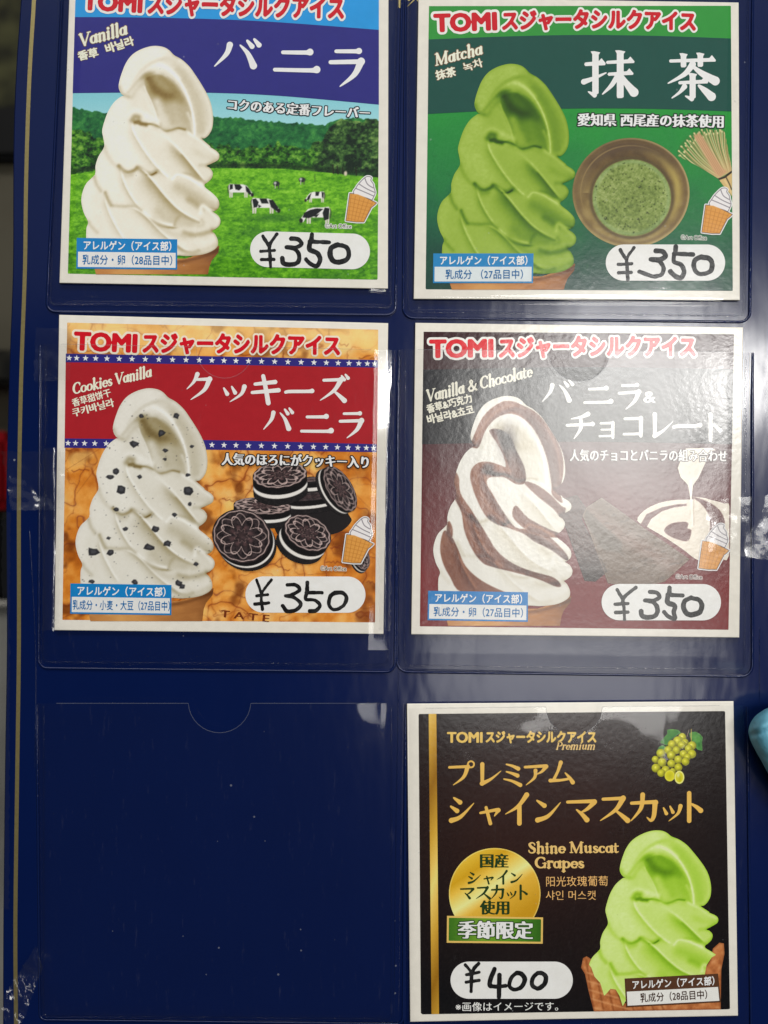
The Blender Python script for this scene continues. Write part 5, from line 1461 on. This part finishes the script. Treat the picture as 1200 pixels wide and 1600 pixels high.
    F = np.minimum(SW_F, sd_poly(AG[:, 0].reshape(SWX.shape), AG[:, 1].reshape(SWX.shape), cut))
    C = lerp_cols(SW_T, MUS)
    o = layer('soft_serve_picture', F, SWX, SWY, h + 2 * dH, PIC, t, C, A)
    # label
    allergen(t, h + 4 * dH, (976, 1529), (1122, 1521.5), (978.5, 1574), (1126.5, 1566), (84, 54, 36), (230, 228, 222), (70, 52, 44), '乳成分（28品目中）', 0.46, (0.15, 0.86), t1=(0.07, 0.95))
    f = pill(t, (704, 1502.5), (895, 1502.5), (895, 1560.5), (704, 1560.5), h + 2 * dH)
    Y4 = lambda L: [(620 + u / 2.069, 1060 + v / 2.069) for u, v in L]
    st = [(Y4([(222, 926), (240, 948)]), 5.6), (Y4([(264, 922), (244, 950), (240, 1012)]), 5.6), (Y4([(226, 958), (266, 950)]), 5.4), (Y4([(224, 982), (266, 976)]), 5.4),
          (Y4([(316, 940), (300, 985), (312, 996), (352, 994)]), 7), (Y4([(332, 960), (330, 1030)]), 7),
          (Y4([(388, 952), (370, 968), (364, 994), (380, 1006), (402, 998), (414, 974), (404, 956), (388, 952)]), 6.8),
          (Y4([(456, 952), (440, 968), (438, 992), (456, 1002), (476, 990), (482, 968), (472, 954), (456, 952)]), 6.8)]
    marker('price_handwriting', st, h + 3 * dH, f)
    text('notice_lettering', '※画像はイメージです。', (711, 1579), (872, 1578), 15.5, h + dH, (232, 230, 224), t, 32, (0.02, 0.01))
    return t

vanilla_card(); matcha_card(); cookie_card()
CRINKLE[0] = 0.101
choco_card()
CRINKLE[0] = 0.05
muscat_card()
# ------------------------------------------------------------------ the board with its clear pockets
board = thing('display_board', 'dark blue laminated board with a gold border line and six clear pockets', 'display board', P(600, 1660, 0))
LEFT = spline([(36, -80), (33, 0), (26, 100), (22, 200), (21, 300), (20.5, 420), (15.5, 560), (11.5, 700), (10, 800), (11, 1000), (8, 1200), (5.5, 1440), (5, 1600), (5, 1660)], False, 4)
RIGHT = [(1262, -80), (1262, 1660)]

def build_panel():
    n = len(LEFT)
    V = []
    th = 0.003
    R = np.stack([np.full(n, 1262.0), LEFT[:, 1]], 1)
    rows = [(-0.6, -th), (-0.6, -0.0004), (0.9, 0.0)]
    f = []
    # cross-section ring per row: back-left, front-left(eased), front-right, back-right
    for k in range(n):
        x, y = LEFT[k]
        V += [P(x, y, -th), P(x - 0.2, y, -0.0006), P(x + 1.2, y, 0.0), P(1260, y, 0.0), P(1262, y, -0.0006), P(1262, y, -th)]
    for k in range(n - 1):
        for j in range(6):
            a = k * 6 + j; b = k * 6 + (j + 1) % 6
            f.append((a, a + 6, b + 6, b))
    f.append(tuple(range(5, -1, -1))[::-1]); f.append(tuple((n - 1) * 6 + j for j in range(6))[::-1])
    return obj('board_panel', V, f, BLUE, board)
build_panel()

gl = spline([(54.5, -80), (53, 0), (47, 100), (43, 200), (40.5, 300), (39, 420), (34, 560), (31, 680), (29.5, 800), (29.5, 1010), (27, 1200), (24, 1440), (25, 1600), (25, 1660)], False, 4)
V = [P(x - 3.1, y, 0.0001) for x, y in gl] + [P(x + 3.1, y, 0.0001) for x, y in gl]
n = len(gl)
obj('gold_border_line', V, [(k, k + 1, n + k + 1, n + k) for k in range(n - 1)], GOLD, board)

def gold_text():
    st = []
    X, Y = grid(560, -34, 690, 18, 0.6)
    F = np.full(X.shape, -99.0)
    for g, x0, y0, x1, y1 in (('ー', 585, -16, 614, 14), ('ト', 613, -20, 644, 11), ('メ', 634, -24, 664, 12)):
        for s in K[g]:
            p = spline([(a, b) for a, b, _ in s], n=6); w = np.interp(np.linspace(0, 1, len(p)), np.linspace(0, 1, len(s)), [c for *_, c in s])
            F = np.maximum(F, dist_line(X, Y, [(x0 + a * (x1 - x0) / 100, y0 + b * (y1 - y0) / 100) for a, b in p], w * 0.30))
    V, faces, _ = field_mesh(F, X, Y)
    return obj('gold_lettering', lift(V, 0.0001), faces, GOLD, board)
gold_text()

SEAM, N_, L_, B_ = new_mat('welded_seam')
B_.inputs['Base Color'].default_value = (0.004, 0.011, 0.060, 1); B_.inputs['Roughness'].default_value = 0.08
add_bump(N_, L_, B_, 500, 0.25, 0.0006, 2)

def bead(name, pts, w, hgt, mat, parent, base=0.0):
    """rounded ridge along a line of photograph pixels"""
    p = np.asarray(pts, float); n = len(p)
    d = np.gradient(p, axis=0); d /= np.linalg.norm(d, axis=1)[:, None] + 1e-9
    q = np.stack([-d[:, 1], d[:, 0]], 1)
    V = []; m = 7
    for k in range(n):
        e = min(1.0, 0.2 + min(k, n - 1 - k) * 0.5)
        for j in range(m):
            a = pi * j / (m - 1)
            r = p[k] + q[k] * cos(a) * w * 0.5
            V.append(P(r[0], r[1], base + sin(a) * hgt * e))
    f = []
    for k in range(n - 1):
        for j in range(m - 1):
            a = k * m + j
            f.append((a, a + 1, a + m + 1, a + m))
    return obj(name, V, f, mat, parent, smooth=True)

def upath(x0, y0, x1, y1, xb0, xb1, yb, r, yt1=None):
    """down the left side, round the corners, along the bottom and up the right side"""
    pts = []
    for t in np.linspace(0, 1, 14): pts.append((x0 + (xb0 - x0) * t, y0 + (yb - r - y0) * t))
    for a in np.linspace(0, 90, 7)[1:]: pts.append((xb0 + r - r * cos(radians(a)), yb - r + r * sin(radians(a))))
    ye = yb if yt1 is None else yt1
    for t in np.linspace(0, 1, 14)[1:-1]: pts.append((xb0 + r + (xb1 - xb0 - 2 * r) * t, yb + (ye - yb) * t))
    for a in np.linspace(90, 0, 7): pts.append((xb1 - r + r * cos(radians(a)), ye - r + r * sin(radians(a))))
    for t in np.linspace(0, 1, 14)[1:]: pts.append((xb1 + (x1 - xb1) * t, ye - r + (y1 - ye + r) * t))
    return np.array(pts)

def pocket(quad, notch, seam, seam2, mat, seed, bulge=0.0016, wave=1.0, card_q=None, tilt=(0, 0), label=None, extra=None):
    """clear film welded to the board on three sides, open at the top with a thumb notch"""
    q = np.array(quad, float)
    x0, y0 = q.min(0) - 2; x1, y1 = q.max(0) + 2
    X, Y = grid(x0, y0, x1, y1, 4.0)
    f = sd_poly(X, Y, q)
    if notch:
        nx, ny, nr = notch
        d = np.hypot(X - nx, Y - ny) - nr
        f = np.minimum(f, d)
    V, faces, _ = field_mesh(f, X, Y, None, True)
    # height: welded on left, bottom, right; lifted by the card; loose at the top edge
    TL, TR, BR, BL = q
    def edge_d(a, b): 
        dx, dy = b - a; L = math.hypot(dx, dy)
        return np.abs((V[:, 0] - a[0]) * dy - (V[:, 1] - a[1]) * dx) / L
    dl, dr, db, dt = edge_d(TL, BL), edge_d(TR, BR), edge_d(BL, BR), edge_d(TL, TR)
    ramp = lambda d, w: np.clip(d / w, 0, 1) ** 0.6
    # the right side slopes up evenly from the edge of the card, the other sides rise in a short curve
    right = 0.55 * np.clip(dr / 4, 0, 1) + 0.45 * np.clip(dr / 34, 0, 1)
    base = 0.00012 + 0.0050 * right * (0.65 + 0.35 * ramp(dl, 40)) * ramp(dl, 16) * ramp(db, 24)
    inner = np.clip(dl / 130, 0, 1) * np.clip(dr / 130, 0, 1) * np.clip(db / 160, 0, 1)
    wav = (fbm(V[:, 0], V[:, 1] * 0.8, 160, seed, 3) - 0.5) * 0.0016 + (fbm(V[:, 0], V[:, 1], 46, seed + 3, 2) - 0.5) * 0.00035
    h = base + inner ** 0.7 * bulge + wave * wav * np.clip(np.minimum(np.minimum(dl, dr), db) / 70, 0, 1)
    h = h + tilt[0] * (V[:, 0] - q[:, 0].mean()) * S * np.clip(inner * 3, 0, 1) + tilt[1] * (V[:, 1] - q[:, 1].mean()) * S * np.clip(inner * 3, 0, 1)
    if extra is not None: h = h + extra(V[:, 0], V[:, 1])
    lo = np.where(np.minimum(np.minimum(dl, dr + 14), db) > 20, 0.0024, 0.0)
    h = np.maximum(h, lo)
    o = obj('pocket', lift(V, h), faces, mat, board, smooth=True)
    if label: o['label'] = label
    bead('welded_seam', seam, 4.2, 0.0010, SEAM, o)
    if seam2 is not None: bead('welded_seam', seam2, 2.2, 0.0009, FILM, o, 0.0001)
    # bright cut rim of the opening
    top = [tuple(TL)]
    if notch:
        nx, ny, nr = notch
        yl = TL[1] + (TR[1] - TL[1]) * 0.5
        a0 = math.asin(np.clip((yl - ny) / nr, -1, 1))
        for a in np.linspace(pi - a0, a0, 17): top.append((nx + nr * cos(a), ny + nr * sin(a)))
    top.append(tuple(TR))
    tp = []
    for a, b in zip(top[:-1], top[1:]):
        m = max(2, int(math.hypot(b[0] - a[0], b[1] - a[1]) / 10))
        for k in range(m): tp.append((a[0] + (b[0] - a[0]) * k / m, a[1] + (b[1] - a[1]) * k / m))
    bead('film_rim', tp[3:-3], 1.0, 0.00035, RIM, o, 0.0046 + bulge * 0.2)
    return o

RIM, N_, L_, B_ = new_mat('film_cut_edge')
B_.inputs['Base Color'].default_value = (0.25, 0.27, 0.32, 1); B_.inputs['Roughness'].default_value = 0.25; B_.inputs['Alpha'].default_value = 0.35

pocket([(96, -70), (624, -60), (613, 480), (76, 474)], None, upath(100, -70, 629, -60, 73, 618, 487, 14, 492), upath(93, -70, 622, -60, 79, 610, 476, 8, 481), FILM, 3)
pocket([(634, -66), (1172, -60), (1166, 494), (632, 486)], (905, -58, 52), upath(634, -60, 1177, -60, 630, 1172, 497, 16, 503), upath(641, -60, 1170, -60, 638, 1163, 488, 10, 494), FILM, 11, bulge=0.0004, wave=0.3,
       extra=lambda x, y: 0.0010 * np.exp(-((y - 484) / 9) ** 2))
pocket([(66, 537), (621, 547), (612, 1043), (62, 1038)], (351, 547, 44), upath(62, 540, 623, 547, 60, 617, 1044, 14, 1050), upath(72, 540, 612, 547, 67, 606, 1034, 8, 1038), FILM, 23)
pocket([(622, 546), (1172, 550), (1174, 1055), (620, 1046)], (905, 548, 48), upath(624, 548, 1176, 551, 620, 1176, 1050, 18, 1057), upath(633, 548, 1166, 551, 632, 1164, 1040, 10, 1046), FILM_MATT, 31, label='hazy scuffed pocket over the chocolate card')
pocket([(57, 1099), (634, 1099), (626, 1600), (62, 1591)], (343, 1096, 49), upath(57, 1101, 634, 1101, 62, 630, 1594, 10, 1600), upath(68, 1103, 612, 1103, 68, 612, 1588, 6, 1592), FILM, 43, label='empty pocket at the lower left')
pocket([(634, 1107), (1166, 1102), (1172, 1640), (636, 1640)], (897, 1104, 44), upath(634, 1108, 1168, 1104, 632, 1174, 1642, 12), upath(1160, 1300, 1160, 1104, 1158, 1161, 1320, 0.5) if False else None, FILM, 53, bulge=0.0022)

# long creases left in the laminate by folding
for L in ([(623, 1010), (622, 1120), (619, 1300), (616, 1590)], [(46, 830), (50, 900), (54, 980), (56, 1060), (54, 1200)], [(1187, 980), (1187, 1100)], [(632, 1046), (760, 1048), (900, 1052), (1060, 1056)]):
    bead('laminate_crease', spline(L, False, 8), 1.6, 0.00035, SEAM, board)

# ---- clear tape
def tape(quad, amp, scale, seed, label, h0=0.0006, wrap=None, cells=5.0, mat=None, cyl=0.0):
    q = np.array(quad, float)
    nu = max(6, int(np.linalg.norm(q[1] - q[0]) / cells)); nv = max(6, int(np.linalg.norm(q[3] - q[0]) / cells))
    U, W_ = np.meshgrid(np.linspace(0, 1, nu + 1), np.linspace(0, 1, nv + 1))
    pt = (q[0] * (1 - U[..., None]) + q[1] * U[..., None]) * (1 - W_[..., None]) + (q[3] * (1 - U[..., None]) + q[2] * U[..., None]) * W_[..., None]
    x, y = pt[..., 0], pt[..., 1]
    rs = np.random.RandomState(seed)
    n = fbm(x, y, scale, seed, 3)
    cr = np.abs(fbm(x + 30, y, scale * 0.7, seed + 5, 3) - 0.5) * 2
    edge = np.minimum(np.minimum(U, 1 - U) * nu, np.minimum(W_, 1 - W_) * nv)
    x = x + np.where(edge < 0.5, (rs.rand(*x.shape) - 0.5) * 3.0, 0); y = y + np.where(edge < 0.5, (rs.rand(*x.shape) - 0.5) * 2.0, 0)
    # straight sharp folds of crumpled film
    fo = np.zeros(x.shape)
    for q_ in range(9):
        a_ = rs.rand() * pi; c_ = (rs.rand() - 0.5) * 0.9
        dd = (x - x.mean()) * cos(a_) + (y - y.mean()) * sin(a_); ext = np.abs(dd).max() + 1e-6
        fo += np.clip(np.abs(dd / ext - c_) * (0.6 + rs.rand()), 0, 0.35)
    h = h0 + amp * (n * 0.35 + (1 - cr) * 0.2 + fo * 0.55)
    h = h + cyl * (1 - (2 * U - 1) ** 2)  # bowed across so a strip catches the lamps as a glare line
    if wrap is not None: h = h + wrap(x, y)
    k = (D - h) / D
    V = np.stack([(x - 600) * S * k, -h, Z0 + (800 - y) * S * k], -1).reshape(-1, 3)
    f = []
    for j in range(nv):
        for i in range(nu):
            a = j * (nu + 1) + i
            f.append((a, a + nu + 1, a + nu + 2, a + 1))
    o = obj('clear_tape', V, f, mat or TAPE, board, smooth=True)
    o['label'] = label
    return o
fold = lambda x, y: np.where(x < 12, -(12 - x) * S * 0.9, 0)
tape([(56, 512), (112, 514), (110, 594), (52, 596)], 0.0007, 30, 3, 'clear tape patch over the weld beside the cookie card', 0.0056)
tape([(2, 705), (104, 706), (100, 796), (18, 798)], 0.0042, 34, 7, 'crumpled clear tape wrapped round the left edge', 0.0044, fold, 3.5)
tape([(68, 700), (94, 700), (92, 985), (66, 985)], 0.0016, 50, 9, 'long strip of wrinkled clear tape along the cookie pocket', 0.0042, cyl=0.0022, cells=3.2)
tape([(3, 800), (16, 800), (14, 1420), (1, 1420)], 0.0006, 40, 13, 'clear tape folded over the left edge', 0.0008)
tape([(0, 1566), (56, 1478), (66, 1512), (20, 1640)], 0.0072, 22, 15, 'torn shiny clear tape at the lower left corner', 0.0010, cells=2.6)
tape([(1104, 782), (1216, 772), (1222, 878), (1108, 862)], 0.0016, 46, 19, 'crumpled clear tape over the right edge beside the chocolate card', 0.0056, cells=4.0)
tape([(588, 548), (618, 548), (610, 985), (592, 985)], 0.0012, 60, 21, 'narrow clear strip bowed to catch glare right of the cookie card', 0.0048, cyl=0.0026, cells=3.0)  # stands in for the glare along the curved film edge

# ------------------------------------------------------------------ the gloved thumb at the right edge
def glove_mat():
    m, N, Lk, B = new_mat('pale_blue_rubber')
    tc = N.new('ShaderNodeNewGeometry')
    no = N.new('ShaderNodeTexNoise'); no.inputs['Scale'].default_value = 130; no.inputs['Detail'].default_value = 5
    Lk.new(tc.outputs['Position'], no.inputs['Vector'])
    rp = N.new('ShaderNodeValToRGB')
    rp.color_ramp.elements[0].color = (*L3((66, 128, 152)), 1); rp.color_ramp.elements[1].color = (*L3((112, 176, 198)), 1)
    Lk.new(no.outputs['Fac'], rp.inputs['Fac']); Lk.new(rp.outputs['Color'], B.inputs['Base Color'])
    B.inputs['Roughness'].default_value = 0.55
    add_bump(N, Lk, B, 160, 0.35, 0.002, 4)
    return m
def thumb():
    # rings along the thumb axis: (centre px, centre py, half width along the picture, half depth, centre depth)
    prof = [(1169.3, 1142, 1144, 0.4, 5.0), (1170.5, 1136, 1150, 2.5, 5.2), (1173.5, 1128, 1159, 5, 6), (1180, 1119, 1172, 7.5, 7.5), (1189, 1112, 1188, 9, 9), (1200, 1106, 1208, 10, 10), (1216, 1101, 1236, 10.5, 10.5),
            (1240, 1100, 1268, 10.5, 10.5), (1270, 1110, 1296, 11, 7), (1300, 1126, 1322, 12, 0), (1335, 1150, 1345, 13, -9), (1370, 1180, 1360, 13, -16), (1385, 1230, 1310, 6, -18)]
    rings = [(x, (a + b) / 2, (b - a) / 2, dp, cd) for x, a, b, dp, cd in prof]
    R_ = spline(rings, False, 5); V = []; m = 56
    pe = np.array([0.0, 1.0])
    n = len(R_)
    for i, (cx, cy, w, dep, cd) in enumerate(R_):
        for j in range(m):
            a = 2 * pi * j / m
            x = cx + pe[0] * w * cos(a); y = cy + pe[1] * w * cos(a); d = dep * sin(a)
            if sin(a) > 0:
                # stretched-glove folds across the tip
                e1 = (y - (1150 - (x - 1170) * 0.30)); e2 = (y - (1176 + (x - 1180) * 0.42)); e3 = (y - (1128 - (x - 1185) * 0.5))
                d += sin(a) * (-1.5 * math.exp(-(e1 / 4.0) ** 2) + 0.8 * math.exp(-((e1 + 9) / 6.0) ** 2) - 0.8 * math.exp(-(e2 / 3.0) ** 2) - 0.6 * math.exp(-(e3 / 3.0) ** 2))
                d += sin(a) * 0.9 * (vnoise(np.array([[x * 0.8 + y * 0.5]]), np.array([[y * 0.35]]), 9.0, 6)[0, 0] - 0.5)
            V.append(P(x, y, (cd + d) * 0.001))
    f = []
    for i in range(n - 1):
        for j in range(m):
            a = i * m + j; b = i * m + (j + 1) % m
            f.append((a, b, b + m, a + m))
    f.append(tuple(range(m))[::-1]); f.append(tuple((n - 1) * m + j for j in range(m)))
    o = obj('gloved_thumb', V, f, glove_mat(), None, smooth=True)
    tag(o, 'pale blue gloved thumb tip pressing on the right edge of the board', 'gloved thumb')
thumb()

# ------------------------------------------------------------------ what shows past the left edge, out of focus
BD = 0.62                      # metres behind the board
def Q_(px, py, y):             # photograph pixel at depth y behind the board
    k = (D + y) / D
    return ((px - 600) * S * k, y, Z0 + (800 - py) * S * k)
def dull(name, c1, c2, scale, rough=0.7, spec=0.2):
    m, N, Lk, B = new_mat(name)
    tc = N.new('ShaderNodeNewGeometry'); no = N.new('ShaderNodeTexNoise'); no.inputs['Scale'].default_value = scale; no.inputs['Detail'].default_value = 4
    Lk.new(tc.outputs['Position'], no.inputs['Vector'])
    rp = N.new('ShaderNodeValToRGB'); rp.color_ramp.elements[0].position = 0.38; rp.color_ramp.elements[1].position = 0.64
    rp.color_ramp.elements[0].color = (*lin(np.array(c1) / 255), 1); rp.color_ramp.elements[1].color = (*lin(np.array(c2) / 255), 1)
    Lk.new(no.outputs['Fac'], rp.inputs['Fac']); Lk.new(rp.outputs['Color'], B.inputs['Base Color'])
    B.inputs['Roughness'].default_value = rough; B.inputs['Specular IOR Level'].default_value = spec
    return m
def slab(name, px0, py0, px1, py1, y0, y1, mat, label=None, cat=None, kind=None, bev=0.006, parent=None):
    """box whose front face (depth y0) covers the given photograph pixels"""
    import bmesh
    a = Q_(px0, py0, y0); b = Q_(px1, py1, y0)
    bm = bmesh.new()
    bmesh.ops.create_cube(bm, size=1.0)
    sx, sz = b[0] - a[0], a[2] - b[2]
    for v in bm.verts:
        v.co = (v.co.x * sx, v.co.y * (y1 - y0), v.co.z * sz)
    bmesh.ops.bevel(bm, geom=list(bm.edges), offset=bev, segments=2, affect='EDGES')
    me = bpy.data.meshes.new(name); bm.to_mesh(me); bm.free(); me.materials.append(mat)
    o = bpy.data.objects.new(name, me); scene.collection.objects.link(o)
    o.location = ((a[0] + b[0]) / 2, (y0 + y1) / 2, (a[2] + b[2]) / 2)
    if parent is not None:
        o.location = np.array(o.location) - wloc(parent); o.parent = parent
    return tag(o, label, cat, None, kind)
slab('wall', -900, -900, 700, 2400, BD + 0.12, BD + 0.16, dull('olive_wall', (14, 14, 8), (66, 66, 40), 26), kind='structure', bev=0.001)
slab('grey_cabinet', -420, 248, 330, 940, BD, BD + 0.10, dull('dull_grey_paint', (70, 66, 54), (82, 78, 66), 6), 'dull grey cabinet front behind the left edge of the board', 'cabinet')
slab('black_box', -420, 164, 300, 246, BD - 0.02, BD + 0.10, dull('black_plastic', (6, 6, 7), (12, 12, 13), 9), 'black box lying on the grey cabinet behind the board', 'box')
slab('dark_bundle', -320, 545, 240, 600, BD - 0.06, BD - 0.02, dull('dark_cloth', (12, 12, 10), (44, 42, 34), 30), 'dark mottled bundle on the front of the grey cabinet', 'bundle')
slab('red_container', -180, 672, 16, 796, BD - 0.10, BD - 0.02, dull('red_plastic', (120, 8, 16), (150, 14, 24), 8, 0.4), 'red container behind the taped left edge of the board', 'container', bev=0.012)
slab('black_appliance', -300, 812, 330, 938, BD - 0.08, BD - 0.01, dull('black_enamel', (8, 8, 9), (14, 14, 16), 7, 0.4), 'black appliance above the steel counter behind the board', 'appliance')
ct = slab('steel_counter', -700, 946, 420, 2200, BD - 0.06, BD + 0.10, dull('brushed_steel', (112, 110, 104), (142, 140, 134), 5, 0.45, 0.5), 'pale grey steel counter below the black appliance', 'counter')
slab('counter_rim', -700, 938, 420, 948, BD - 0.075, BD + 0.10, dull('pale_edge', (176, 172, 164), (190, 186, 178), 6, 0.4), parent=ct, bev=0.003)
